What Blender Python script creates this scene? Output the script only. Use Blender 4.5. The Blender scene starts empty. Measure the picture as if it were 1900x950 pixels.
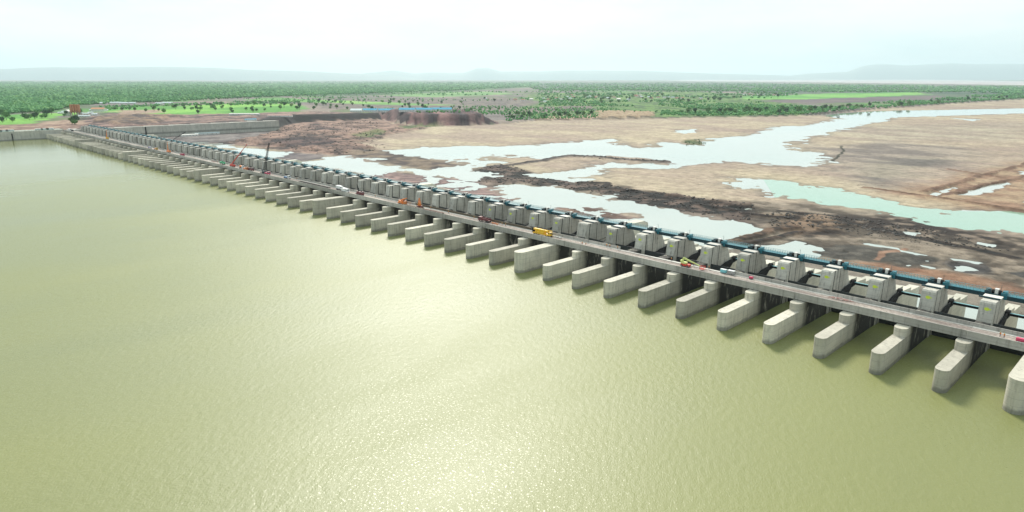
import bpy, math, random
import numpy as np
from mathutils import Matrix, Vector
random.seed(7)
S = bpy.context.scene
col = S.collection
R = math.radians
# ------------------------------------------------------------------ camera, world, sun, exposure
CAMZ = 97.0
M = np.array([[0.694750873333489, -0.1819585620635328, 0.6958536524975104],
              [0.7192504598555044, 0.17576056875867957, -0.67215102355592],
              [0.0, 0.9674705701784406, 0.25298358808152566]])
cd = bpy.data.cameras.new('camera'); cam = bpy.data.objects.new('camera', cd); col.objects.link(cam)
m4 = Matrix([list(M[i]) + [0] for i in range(3)] + [[0, 0, 0, 1]])
cam.matrix_world = Matrix.Translation((0, 0, CAMZ)) @ m4
cd.sensor_width = 36; cd.lens = 1262.0/1900*36; cd.clip_start = 1; cd.clip_end = 200000
S.camera = cam
SUN_AZ, SUN_EL = 142.0, 40.0
w = bpy.data.worlds.new('World'); S.world = w; w.use_nodes = True
nt = w.node_tree; nt.nodes.clear()
out = nt.nodes.new('ShaderNodeOutputWorld'); bg = nt.nodes.new('ShaderNodeBackground')
sky = nt.nodes.new('ShaderNodeTexSky'); sky.sky_type = 'NISHITA'; sky.sun_disc = False
sky.sun_elevation = R(SUN_EL); sky.sun_rotation = R(90-SUN_AZ); sky.dust_density = 3
tc = nt.nodes.new('ShaderNodeTexCoord'); mp = nt.nodes.new('ShaderNodeMapping'); mp.inputs['Scale'].default_value = (1.2, 1.2, 5)
nz = nt.nodes.new('ShaderNodeTexNoise'); nz.inputs['Scale'].default_value = 1.6; nz.inputs['Detail'].default_value = 7; nz.inputs['Roughness'].default_value = .6
rp = nt.nodes.new('ShaderNodeValToRGB')
rp.color_ramp.elements[0].position = .36; rp.color_ramp.elements[0].color = (.66, .865, .885, 1)
rp.color_ramp.elements[1].position = .62; rp.color_ramp.elements[1].color = (.93, .985, .975, 1)
sc = nt.nodes.new('ShaderNodeVectorMath'); sc.operation = 'SCALE'; sc.inputs['Scale'].default_value = 5.1
mx = nt.nodes.new('ShaderNodeMixRGB'); mx.inputs[0].default_value = .93
L = nt.links.new
L(tc.outputs['Generated'], mp.inputs[0]); L(mp.outputs[0], nz.inputs['Vector']); L(nz.outputs[0], rp.inputs[0])
L(rp.outputs[0], sc.inputs[0]); L(sky.outputs[0], mx.inputs[1]); L(sc.outputs[0], mx.inputs[2])
L(mx.outputs[0], bg.inputs[0]); L(bg.outputs[0], out.inputs[0]); bg.inputs['Strength'].default_value = .1
sd_ = bpy.data.lights.new('sun', 'SUN'); sun = bpy.data.objects.new('sun', sd_); col.objects.link(sun)
sd_.energy = 2.3; sd_.angle = R(15); sd_.color = (1, .95, .85)
dv = Vector((math.cos(R(SUN_AZ))*math.cos(R(SUN_EL)), math.sin(R(SUN_AZ))*math.cos(R(SUN_EL)), math.sin(R(SUN_EL))))
sun.rotation_euler = dv.to_track_quat('Z', 'Y').to_euler()
S.view_settings.view_transform = 'Standard'; S.view_settings.look = 'None'; S.view_settings.gamma = 1
S.view_settings.exposure = 1.1
S.render.engine = 'CYCLES'

# ------------------------------------------------------------------ helpers
def at(px, py, z=0.0):
    r = M @ np.array([px-950.0, 475.0-py, -1262.0]); t = (CAMZ-z)/-r[2]
    return (r[0]*t, r[1]*t, z)
def c(r, g, b, k=.62):
    f = lambda v: (v/255/12.92 if v/255 <= .04045 else ((v/255+.055)/1.055)**2.4)
    return (f(r)*k, f(g)*k, f(b)*k)
ONES = 'zeroth first second third fourth fifth sixth seventh eighth ninth tenth eleventh twelfth thirteenth fourteenth fifteenth sixteenth seventeenth eighteenth nineteenth'.split()
TENS = [None, None, 'twent', 'thirt', 'fort', 'fift', 'sixt', 'sevent', 'eight', 'ninet']
def nth(n):
    if n < 20: return ONES[n]
    if n >= 100: return 'hundred and ' + (nth(n-100) if n > 100 else 'zeroth')
    return TENS[n//10]+('ieth' if n % 10 == 0 else 'y-'+ONES[n % 10])
def tag(o, label=None, cat=None, group=None, kind=None):
    if label: o['label'] = label
    if cat: o['category'] = cat
    if group: o['group'] = group
    if kind: o['kind'] = kind
    return o
def empty(name, loc=(0, 0, 0), rz=0):
    o = bpy.data.objects.new(name, None); col.objects.link(o); o.location = loc; o.rotation_euler = (0, 0, rz); return o
def copy_tree(o, parent=None):
    n = o.copy(); col.objects.link(n); n.parent = parent
    for ch in list(o.children): copy_tree(ch, n)
    return n

class MB:
    def __init__(s): s.v = []; s.f = []
    def add(s, vs, fs):
        b = len(s.v); s.v += [tuple(p) for p in vs]; s.f += [[i+b for i in f] for f in fs]; return s
    def box(s, x0, x1, y0, y1, z0, z1, bev=0):
        if bev:
            pts = [(x0+bev, y0), (x1-bev, y0), (x1, y0+bev), (x1, y1-bev), (x1-bev, y1), (x0+bev, y1), (x0, y1-bev), (x0, y0+bev)]
            return s.prism_z(pts, z0, z1)
        return s.add([(x0, y0, z0), (x1, y0, z0), (x1, y1, z0), (x0, y1, z0), (x0, y0, z1), (x1, y0, z1), (x1, y1, z1), (x0, y1, z1)],
                     [[3, 2, 1, 0], [4, 5, 6, 7], [0, 1, 5, 4], [1, 2, 6, 5], [2, 3, 7, 6], [3, 0, 4, 7]])
    def prism_z(s, pts, z0, z1):
        n = len(pts)
        return s.add([(x, y, z0) for x, y in pts]+[(x, y, z1) for x, y in pts],
                     [list(range(n))[::-1], list(range(n, 2*n))]+[[i, (i+1) % n, n+(i+1) % n, n+i] for i in range(n)])
    def prism_x(s, pts, x0, x1):      # pts (y,z) counter-clockwise seen from +x
        n = len(pts)
        return s.add([(x0, y, z) for y, z in pts]+[(x1, y, z) for y, z in pts],
                     [list(range(n))[::-1], list(range(n, 2*n))]+[[i, (i+1) % n, n+(i+1) % n, n+i] for i in range(n)])
    def prism_y(s, pts, y0, y1):      # pts (x,z)
        n = len(pts)
        return s.add([(x, y0, z) for x, z in pts]+[(x, y1, z) for x, z in pts],
                     [list(range(n)), list(range(n, 2*n))[::-1]]+[[n+i, n+(i+1) % n, (i+1) % n, i] for i in range(n)])
    def tube(s, a, b, r, n=8, r2=None):
        a = Vector(a); b = Vector(b); d = (b-a).normalized(); u = d.orthogonal().normalized(); v = d.cross(u); r2 = r if r2 is None else r2
        vs = [a+(u*math.cos(2*math.pi*i/n)+v*math.sin(2*math.pi*i/n))*r for i in range(n)]+[b+(u*math.cos(2*math.pi*i/n)+v*math.sin(2*math.pi*i/n))*r2 for i in range(n)]
        return s.add(vs, [list(range(n))[::-1], list(range(n, 2*n))]+[[i, (i+1) % n, n+(i+1) % n, n+i] for i in range(n)])
    def build(s, name, mat, parent=None, loc=(0, 0, 0)):
        me = bpy.data.meshes.new(name); me.from_pydata(s.v, [], s.f); me.materials.append(mat)
        o = bpy.data.objects.new(name, me); col.objects.link(o); o.location = loc
        if parent: o.parent = parent
        return o

def fast_mesh(name, V, F, mat, colors=None, smooth=False):
    V = np.asarray(V, np.float32); F = np.asarray(F, np.int32)
    me = bpy.data.meshes.new(name); me.vertices.add(len(V)); me.vertices.foreach_set('co', V.ravel())
    k = F.shape[1]; me.loops.add(F.size); me.loops.foreach_set('vertex_index', F.ravel())
    me.polygons.add(len(F)); me.polygons.foreach_set('loop_start', np.arange(0, F.size, k, dtype=np.int32))
    me.polygons.foreach_set('use_smooth', np.full(len(F), smooth))
    me.update(calc_edges=True)
    if colors is not None:
        a = me.color_attributes.new('Col', 'FLOAT_COLOR', 'POINT')
        cc = np.ones((len(V), 4), np.float32); cc[:, :3] = colors; a.data.foreach_set('color', cc.ravel())
    me.materials.append(mat); o = bpy.data.objects.new(name, me); col.objects.link(o); return o

# ------------------------------------------------------------------ materials
def newmat(name):
    m = bpy.data.materials.new(name); m.use_nodes = True; n = m.node_tree; b = n.nodes['Principled BSDF']; return m, n, b
def N(n, t, **kw):
    x = n.nodes.new('ShaderNode'+t)
    for k, v in kw.items():
        if k in x.inputs: x.inputs[k].default_value = v
        else: setattr(x, k, v)
    return x
def noise(n, scale, detail=4, vec=None, rough=.55):
    x = N(n, 'TexNoise'); x.inputs['Scale'].default_value = scale; x.inputs['Detail'].default_value = detail; x.inputs['Roughness'].default_value = rough
    if vec: n.links.new(vec, x.inputs['Vector'])
    return x.outputs['Fac']
def mathn(n, op, a, b=None, clamp=False):
    x = N(n, 'Math', operation=op, use_clamp=clamp)
    for i, v in enumerate((a, b)):
        if v is None: continue
        if isinstance(v, (int, float)): x.inputs[i].default_value = v
        else: n.links.new(v, x.inputs[i])
    return x.outputs[0]
def maprange(n, v, a, b, c0=0., c1=1.):
    x = N(n, 'MapRange'); n.links.new(v, x.inputs[0])
    for i, q in enumerate((a, b, c0, c1)): x.inputs[i+1].default_value = q
    return x.outputs[0]
def mix(n, f, a, b, mode='MIX'):
    x = N(n, 'MixRGB', blend_type=mode)
    for i, v in enumerate((f, a, b)):
        if isinstance(v, (int, float)): x.inputs[i].default_value = v
        elif isinstance(v, tuple): x.inputs[i].default_value = (*v[:3], 1)
        else: n.links.new(v, x.inputs[i])
    return x.outputs[0]
def bump(n, b, h, strength, dist):
    x = N(n, 'Bump'); x.inputs['Strength'].default_value = strength; x.inputs['Distance'].default_value = dist
    n.links.new(h, x.inputs['Height']); n.links.new(x.outputs[0], b.inputs['Normal'])
def gpos(n, sc=(1, 1, 1)):
    g = N(n, 'NewGeometry'); mpp = N(n, 'Mapping'); mpp.inputs['Scale'].default_value = sc; n.links.new(g.outputs['Position'], mpp.inputs[0]); return mpp.outputs[0]

def concrete(name, base, streak=.5, waterline=True, stain_shade=False):
    m, n, b = newmat(name)
    p = gpos(n)
    big = noise(n, .12, 5, p); fine = noise(n, 1.6, 6, p)
    st = noise(n, 1.0, 5, gpos(n, (.9, .9, .06)), .65)
    patch = noise(n, .45, 3, p)
    colr = mix(n, maprange(n, big, .35, .65), tuple(v*.86 for v in base), tuple(min(1, v*1.12) for v in base))
    colr = mix(n, maprange(n, fine, .3, .7, 0, .35), colr, tuple(v*.7 for v in base))
    sf = mathn(n, 'MULTIPLY', maprange(n, st, .5, .68), maprange(n, patch, .35, .6, .25, 1))
    colr = mix(n, mathn(n, 'MULTIPLY', sf, streak), colr, (.055, .05, .045))
    z = N(n, 'SeparateXYZ'); n.links.new(N(n, 'NewGeometry').outputs['Position'], z.inputs[0])
    fr = mathn(n, 'FRACT', mathn(n, 'MULTIPLY', z.outputs[2], .42))
    ln = mathn(n, 'LESS_THAN', fr, .05)
    geo = N(n, 'NewGeometry'); sx = N(n, 'SeparateXYZ'); n.links.new(geo.outputs['Normal'], sx.inputs[0])
    side = mathn(n, 'LESS_THAN', mathn(n, 'ABSOLUTE', sx.outputs[2]), .5)
    colr = mix(n, mathn(n, 'MULTIPLY', mathn(n, 'MULTIPLY', ln, side), .35), colr, (.12, .11, .1))
    if waterline:
        e = mathn(n, 'ADD', z.outputs[2], mathn(n, 'MULTIPLY', patch, 2.4))
        ud = mathn(n, 'GREATER_THAN', z.outputs[2], -2)
        wl = mathn(n, 'MULTIPLY', maprange(n, e, 3.2, 2.2, 0, .6), ud)
        colr = mix(n, wl, colr, (.10, .10, .085))
    if stain_shade:  # black mottled stains, deepened in the colour to paint the deck's shade
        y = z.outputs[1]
        blot_shade = maprange(n, noise(n, .35, 6, gpos(n, (1, 1, .35)), .7), .3, .46)
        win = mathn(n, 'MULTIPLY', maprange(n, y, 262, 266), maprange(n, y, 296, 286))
        colr = mix(n, mathn(n, 'MULTIPLY', mathn(n, 'MULTIPLY', blot_shade, win), .95), colr, (.03, .027, .025))
    oi = N(n, 'ObjectInfo'); sv = N(n, 'VectorMath', operation='SCALE'); n.links.new(colr, sv.inputs[0]); n.links.new(maprange(n, oi.outputs['Random'], 0, 1, .74, 1.12), sv.inputs['Scale'])
    n.links.new(sv.outputs[0], b.inputs['Base Color']); b.inputs['Roughness'].default_value = .9
    bump(n, b, fine, .25, .15)
    return m
def paint(name, colr, rough=.5, metal=0, dirt=.35, dirtc=(.09, .08, .07)):
    m, n, b = newmat(name)
    tcx = N(n, 'TexCoord'); f = noise(n, 1.3, 6, tcx.outputs['Object'], .7)
    cc = mix(n, maprange(n, f, .5, .75, 0, dirt), tuple(colr), dirtc)
    n.links.new(cc, b.inputs['Base Color']); b.inputs['Roughness'].default_value = rough; b.inputs['Metallic'].default_value = metal
    return m

CON = (.57, .53, .44)
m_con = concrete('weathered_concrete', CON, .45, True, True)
m_tower = concrete('tower_concrete', (.56, .53, .465), .75, False)
m_tail = concrete('cream_concrete', (.64, .61, .51), .3, False)
m_deck = concrete('deck_concrete', (.47, .445, .40), .55, False)
m_wall = concrete('wall_concrete', (.47, .445, .39), .5, True)
m_pale = concrete('pale_concrete', (.62, .59, .54), .15, False)
m_groove = paint('dark_groove', (.015, .014, .013), .95)
m_black = paint('black_steel', (.006, .006, .007), .9, 0, .3, (.02, .018, .015))
m_teal = paint('teal_steel', c(40, 120, 135, .8), .45, 0, .5, (.03, .06, .07))
m_tealdk = paint('dark_teal_steel', c(18, 62, 72, .8), .5, 0, .5, (.02, .03, .03))
m_tealpale = paint('pale_teal_steel', c(120, 175, 180, .8), .5)
m_gate = paint('gate_steel', (.035, .04, .042), .6, 0, .6, (.06, .04, .025))
m_mark = paint('yellow_paint', (.62, .72, .05), .7, 0, .2)
m_yel = paint('yellow_vehicle_paint', (.80, .47, .02), .4, 0, .3)
m_clad = paint('faded_orange_cladding', (.50, .20, .09), .7, 0, .6)
m_red = paint('red_vehicle_paint', (.62, .05, .03), .45, 0, .3)
m_orange = paint('orange_vehicle_paint', (.75, .22, .04), .45, 0, .3)
m_maroon = paint('maroon_vehicle_paint', (.16, .03, .035), .5, 0, .4)
m_mag = paint('crimson_paint', (.55, .05, .12), .5, 0, .3)
m_white = paint('white_vehicle_paint', (.78, .79, .78), .45, 0, .15)
m_green = paint('green_vehicle_paint', (.08, .42, .22), .5, 0, .3)
m_lime = paint('lime_boom_paint', (.62, .68, .25), .5, 0, .2)
m_blue = paint('blue_paint', (.08, .2, .38), .5, 0, .3)
m_violet = paint('violet_paint', (.2, .12, .42), .5)
m_cyan = paint('cyan_paint', (.2, .55, .6), .5)
m_tyre = paint('tyre_rubber', (.018, .018, .018), .9, 0, .5, (.08, .07, .06))
m_hub = paint('hub_grey', (.35, .34, .33), .5)
m_glass = paint('vehicle_glass', (.02, .03, .035), .08, 0, 0)
m_rust = paint('rusty_steel', (.12, .06, .04), .85, 0, .5)
m_brownbeam = paint('brown_beam', (.11, .085, .055), .85)
m_roofblue = paint('pale_blue_roof', (.10, .32, .46), .5, 0, .15)
m_roofwhite = paint('white_sheet_roof', (.55, .62, .63), .5, 0, .15)
m_rooftile = paint('clay_roof', (.35, .13, .08), .85)
m_wallw = paint('white_wash', (.68, .66, .62), .85, 0, .25)
m_wallp = paint('pink_wash', (.55, .33, .29), .85, 0, .25)
m_skin = paint('skin', (.28, .15, .09), .7, 0, 0)
m_cloth = paint('dark_work_clothes', (.05, .05, .08), .9)
m_vest = paint('orange_vest', (.8, .25, .03), .8, 0, .1)
m_helmet = paint('yellow_helmet', (.8, .6, .05), .4, 0, 0)

# road with worn tracks
m_road, n, b = newmat('dusty_road')
p = gpos(n); f1 = noise(n, .09, 6, gpos(n, (.25, 2.5, 1)), .6); f2 = noise(n, 1.2, 5, p)
f3 = noise(n, .03, 4, gpos(n, (1, 1, 1)), .6); cc = mix(n, maprange(n, f1, .38, .6), c(146, 132, 124), c(226, 212, 200)); cc = mix(n, maprange(n, f3, .45, .6, 0, .6), cc, c(190, 176, 168)); cc = mix(n, maprange(n, f2, .4, .65, 0, .6), cc, c(110, 94, 88))
n.links.new(cc, b.inputs['Base Color']); b.inputs['Roughness'].default_value = .95

# water
def water(name, base, base2, scale, rough, bstr, dist):
    m, n, b = newmat(name)
    big = noise(n, .004, 4, gpos(n)); 
    cc = mix(n, maprange(n, big, .35, .65), base, base2)
    n.links.new(cc, b.inputs['Base Color']); b.inputs['Roughness'].default_value = rough; b.inputs['IOR'].default_value = 1.42
    ln_ = noise(n, .012, 5, gpos(n, (1.0, .28, 1)), .6); cc = mix(n, maprange(n, ln_, .38, .66, 0, .2), cc, tuple(v*1.25 for v in base))
    n.links.new(cc, b.inputs['Base Color']); sxr = N(n, 'SeparateXYZ'); n.links.new(N(n, 'NewGeometry').outputs['Position'], sxr.inputs[0]); n.links.new(mathn(n, 'MULTIPLY', maprange(n, ln_, .35, .7, rough*.88, rough*1.2), mathn(n, 'MULTIPLY', maprange(n, sxr.outputs[0], -1150, -250, .22, 1), maprange(n, noise(n, 1.5, 2, gpos(n)), .57, .65, 1, .6))), b.inputs['Roughness'])
    ang = N(n, 'Mapping'); ang.inputs['Rotation'].default_value = (0, 0, R(-35)); n.links.new(gpos(n), ang.inputs[0])
    st = N(n, 'Mapping'); st.inputs['Scale'].default_value = (1.0, .55, 1); n.links.new(ang.outputs[0], st.inputs[0])
    a1 = noise(n, scale, 3, st.outputs[0], .6); a2 = noise(n, scale*.22, 3, st.outputs[0], .5); pat = noise(n, .012, 3, gpos(n))
    h = mathn(n, 'MULTIPLY', mathn(n, 'ADD', a1, mathn(n, 'MULTIPLY', a2, 1.9)), maprange(n, pat, .3, .7, .75, 1.1))
    sx_ = N(n, 'SeparateXYZ'); n.links.new(N(n, 'NewGeometry').outputs['Position'], sx_.inputs[0])
    h = mathn(n, 'MULTIPLY', h, maprange(n, sx_.outputs[0], -900, -150, .3, 1.0))
    bump(n, b, h, bstr, dist)
    return m
m_water = water('reservoir_water', c(165, 168, 98, .50), c(160, 165, 110, .50), 2.6, .47, .8, .11)
m_river = water('river_water', c(206, 212, 204, .62), c(198, 208, 200, .62), .5, .08, .1, .1)
m_rivg = water('green_river_water', c(156, 200, 174, .62), c(164, 204, 178, .62), .5, .08, .1, .1)

# terrain
m_ter, n, b = newmat('ground_colours')
at_ = N(n, 'Attribute'); at_.attribute_name = 'Col'
f1 = noise(n, .11, 8, gpos(n), .65); f2 = noise(n, .9, 6, gpos(n), .6)
f3 = noise(n, .03, 6, gpos(n, (1, .6, 1)), .6)
g1 = mathn(n, 'MULTIPLY', maprange(n, f1, .32, .68, .62, 1.14), maprange(n, f2, .32, .68, .84, 1.1)); g1 = mathn(n, 'MULTIPLY', g1, maprange(n, f3, .35, .65, .86, 1.06))
f4 = noise(n, .33, 5, gpos(n), .7); g1 = mathn(n, 'MULTIPLY', g1, maprange(n, f4, .56, .62, 1.03, .74))
vm = N(n, 'VectorMath', operation='SCALE'); n.links.new(at_.outputs['Color'], vm.inputs[0]); n.links.new(g1, vm.inputs['Scale']); cc = vm.outputs[0]
n.links.new(cc, b.inputs['Base Color']); b.inputs['Roughness'].default_value = .95
b.inputs['Specular IOR Level'].default_value = .2
bump(n, b, mathn(n, 'ADD', f1, mathn(n, 'MULTIPLY', f2, .15)), .5, 1.5)

def leafmat(name, a, bcol, sc_=.06):
    m, n, b = newmat(name)
    f = noise(n, sc_, 3, gpos(n)); g = noise(n, .6, 2, gpos(n)); oi = N(n, 'ObjectInfo')
    cc = mix(n, maprange(n, f, .3, .7), a, bcol); cc = mix(n, maprange(n, g, .4, .65, 0, .45), cc, tuple(v*.45 for v in a))
    cc = mix(n, mathn(n, 'MULTIPLY', oi.outputs['Random'], .35), cc, tuple(v*1.5 for v in bcol))
    cc = mix(n, maprange(n, noise(n, .022, 4, gpos(n), .7), .5, .66, 0, .5), cc, (bcol[0]*2.0, bcol[1]*1.35, bcol[2]))
    n.links.new(cc, b.inputs['Base Color']); b.inputs['Roughness'].default_value = .8; b.inputs['Specular IOR Level'].default_value = .15
    return m
m_leaf = leafmat('tree_leaves', (.045, .13, .045), (.12, .25, .06))
m_leafd = leafmat('dark_leaves', (.025, .075, .035), (.05, .11, .045))
m_forest = leafmat('forest_leaves', (.035, .14, .055), (.12, .30, .09), .009)
m_bark = paint('bark', (.12, .09, .06), .9)
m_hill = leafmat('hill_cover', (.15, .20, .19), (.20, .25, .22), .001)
for q in (m_roofblue, m_roofwhite):
    bb = q.node_tree.nodes['Principled BSDF']; bb.inputs['Roughness'].default_value = .95; bb.inputs['Specular IOR Level'].default_value = .05

# ------------------------------------------------------------------ numpy noise and terrain
def hsh(ix, iy, s):
    h = (ix.astype(np.int64)*374761393 + iy.astype(np.int64)*668265263 + s*1442695041) & 0x7fffffff
    h = ((h ^ (h >> 13))*1274126177) & 0x7fffffff
    return ((h ^ (h >> 16)) & 0xffff)/65535.0
def vn(x, y, s=0):
    ix = np.floor(x); iy = np.floor(y); fx = x-ix; fy = y-iy; fx = fx*fx*(3-2*fx); fy = fy*fy*(3-2*fy)
    a = hsh(ix, iy, s); b_ = hsh(ix+1, iy, s); c_ = hsh(ix, iy+1, s); d = hsh(ix+1, iy+1, s)
    return (a*(1-fx)+b_*fx)*(1-fy)+(c_*(1-fx)+d*fx)*fy
def fbm(x, y, sc, oct=4, s=0):
    r = 0; a = .5; t = 0
    for i in range(oct):
        r = r+a*vn(x/sc+17.3*i, y/sc-9.1*i, s+i); t += a; a *= .5; sc = sc*.5
    return r/t
def sstep(a, b_, v):
    t = np.clip((v-a)/(b_-a), 0, 1); return t*t*(3-2*t)
def sdist(poly, x, y, margin):
    """signed distance to polygon (inside positive); -margin away from it"""
    P = np.array(poly, float); outd = np.full(x.shape, -margin, float)
    sel = (x > P[:, 0].min()-margin) & (x < P[:, 0].max()+margin) & (y > P[:, 1].min()-margin) & (y < P[:, 1].max()+margin)
    idx = np.nonzero(sel)[0]
    if len(idx) == 0: return outd
    qx = x[idx]; qy = y[idx]; d2 = np.full(len(idx), 1e18); ins = np.zeros(len(idx), bool)
    for i in range(len(P)):
        ax, ay = P[i]; bx, by = P[(i+1) % len(P)]; ex = bx-ax; ey = by-ay; l2 = ex*ex+ey*ey+1e-9
        t = np.clip(((qx-ax)*ex+(qy-ay)*ey)/l2, 0, 1); dx = qx-ax-t*ex; dy = qy-ay-t*ey; d2 = np.minimum(d2, dx*dx+dy*dy)
        if ay != by:
            cnd = ((ay > qy) != (by > qy)); xi = ex*(qy-ay)/(by-ay)+ax; ins ^= cnd & (qx < xi)
    d = np.sqrt(d2); outd[idx] = np.maximum(np.where(ins, d, -d), -margin); return outd
def ldist(line, x, y, margin):
    P = np.array(line, float); outd = np.full(x.shape, margin, float)
    sel = (x > P[:, 0].min()-margin) & (x < P[:, 0].max()+margin) & (y > P[:, 1].min()-margin) & (y < P[:, 1].max()+margin)
    idx = np.nonzero(sel)[0]; qx = x[idx]; qy = y[idx]; d2 = np.full(len(idx), 1e18)
    for i in range(len(P)-1):
        ax, ay = P[i]; bx, by = P[i+1]; ex = bx-ax; ey = by-ay; l2 = ex*ex+ey*ey+1e-9
        t = np.clip(((qx-ax)*ex+(qy-ay)*ey)/l2, 0, 1); d2 = np.minimum(d2, (qx-ax-t*ex)**2+(qy-ay-t*ey)**2)
    outd[idx] = np.minimum(np.sqrt(d2), margin); return outd
WZ = -8.0
G = lambda pts, z=WZ: [at(px, py, z)[:2] for px, py in pts]
WALLX = -1353.0
bank = G([(515, 243), (560, 232), (635, 229), (715, 223), (735, 232), (800, 234), (870, 234), (935, 231), (1000, 225), (1110, 223), (1215, 221), (1300, 219), (1400, 218), (1500, 215), (1570, 208), (1700, 198), (1800, 191), (1900, 185), (2100, 180), (2600, 172)])
LAND = [(WALLX, -4000), (WALLX, 638)]+bank+[(75000, 75000), (-90000, 90000), (-90000, -40000), (WALLX-3000, -40000)]
# water outlines on the river bed
WA = G([(727, 279), (761, 275), (830, 273), (900, 272), (982, 270), (1053, 265), (1133, 257), (1165, 259), (1146, 267), (1176, 274), (1209, 274), (1234, 265), (1294, 270), (1327, 259), (1350, 253), (1405, 247), (1442, 236), (1497, 232), (1563, 220), (1512, 212), (1571, 208.5), (1681, 205), (1800, 203), (1900, 201), (2200, 199), (2200, 206), (1900, 210), (1792, 214), (1645, 218), (1645, 225), (1593, 234), (1527, 249), (1468, 264), (1464, 277), (1516, 284), (1530, 295), (1523, 312), (1442, 306), (1350, 299), (1290, 309), (1250, 314), (1146, 311), (1095, 318), (1119, 318), (1092, 328), (1130, 331), (1097, 335), (1078, 339), (1061, 329), (990, 328), (979, 322), (1053, 318), (1078, 311), (1100, 303), (1119, 302), (1180, 304), (1236, 306), (1242, 299), (1195, 293), (1150, 290), (1113, 289), (1064, 289), (1037, 291), (1007, 298), (985, 292), (949, 288), (912, 289), (892, 292), (921, 303), (897, 306), (878, 313), (858, 315), (878, 323), (902, 325), (885, 337), (851, 335), (829, 328), (807, 328), (774, 323), (723, 318), (694, 324), (645, 318), (558, 301), (597, 294), (640, 291), (694, 299), (713, 306), (749, 308), (771, 313), (800, 315), (849, 313), (861, 305), (820, 299), (858, 296), (815, 296), (790, 291), (747, 292)])
WC = G([(900, 352), (927, 345), (968, 341), (1004, 347), (1042, 345), (1053, 355), (1092, 358), (1135, 366), (1174, 379), (1209, 384), (1283, 396), (1343, 407), (1400, 421), (1419, 433), (1344, 456), (1240, 446), (1150, 425), (1187, 408), (1174, 396), (1092, 382), (1037, 372), (1000, 386), (960, 372), (900, 360)])
WD = G([(1361, 332), (1387, 331), (1442, 337), (1534, 350), (1608, 365), (1681, 382), (1755, 395), (1788, 398), (1792, 393), (1900, 398), (2300, 420), (2300, 480), (1900, 437), (1847, 435), (1774, 424), (1737, 411), (1645, 395), (1553, 383), (1516, 378), (1490, 369), (1424, 358), (1387, 350), (1364, 340)])
WF = G([(355, 263), (400, 266), (440, 271), (475, 275), (530, 286), (512, 291), (480, 288), (440, 281), (400, 274)])
pools = [G(q) for q in ([(1844, 336), (1873, 339), (1877, 345), (1810, 363), (1781, 361)], [(1729, 360), (1777, 347), (1783, 352), (1737, 362)], [(1674, 428), (1711, 431), (1696, 441), (1673, 436)],
    [(1622, 454), (1663, 459), (1733, 474), (1724, 477), (1660, 465)], [(1412, 461), (1475, 444), (1490, 452), (1530, 458), (1545, 466), (1510, 466), (1523, 478), (1450, 474)], [(1689, 480), (1712, 483), (1733, 496), (1722, 498), (1700, 492), (1681, 493), (1704, 488)],
    [(1745, 477), (1800, 483), (1826, 489), (1795, 489), (1770, 484)], [(1786, 498), (1838, 503), (1836, 506), (1800, 505), (1775, 503)], [(1250, 243), (1295, 239), (1290, 246), (1262, 248)], [(1890, 318), (1925, 320), (1925, 326), (1893, 324)],
    [(1875, 372), (1960, 366), (1960, 376), (1890, 380)], [(1840, 455), (1868, 457), (1860, 461), (1842, 459)], [(1765, 219), (1822, 222), (1800, 225)], [(1040, 380), (1075, 376), (1090, 386), (1055, 388)])]
RIDGE = G([(880, 318), (905, 308), (950, 309), (980, 320), (1000, 331), (1061, 330), (1078, 339), (1115, 338), (1130, 345), (1165, 350), (1180, 356), (1240, 362), (1283, 368), (1350, 378), (1400, 385), (1400, 421), (1343, 407), (1283, 396), (1209, 384), (1174, 379), (1135, 366), (1092, 358), (1053, 355), (1042, 345), (1004, 347), (968, 341), (927, 345), (885, 337)])
def land_z(x, y):
    base = 12-15*sstep(680, 1150, y) + 3*(fbm(x, y, 900, 3, 5)-.5)
    r = np.hypot(x, y)
    return np.where(x < WALLX+2, np.maximum(base, 12-15*sstep(700, 1500, y+(x+1353)*.35)), base)
def rows_col(a, b_, f): return np.array(a)[None, :]*(1-f[:, None])+np.array(b_)[None, :]*f[:, None]
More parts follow.
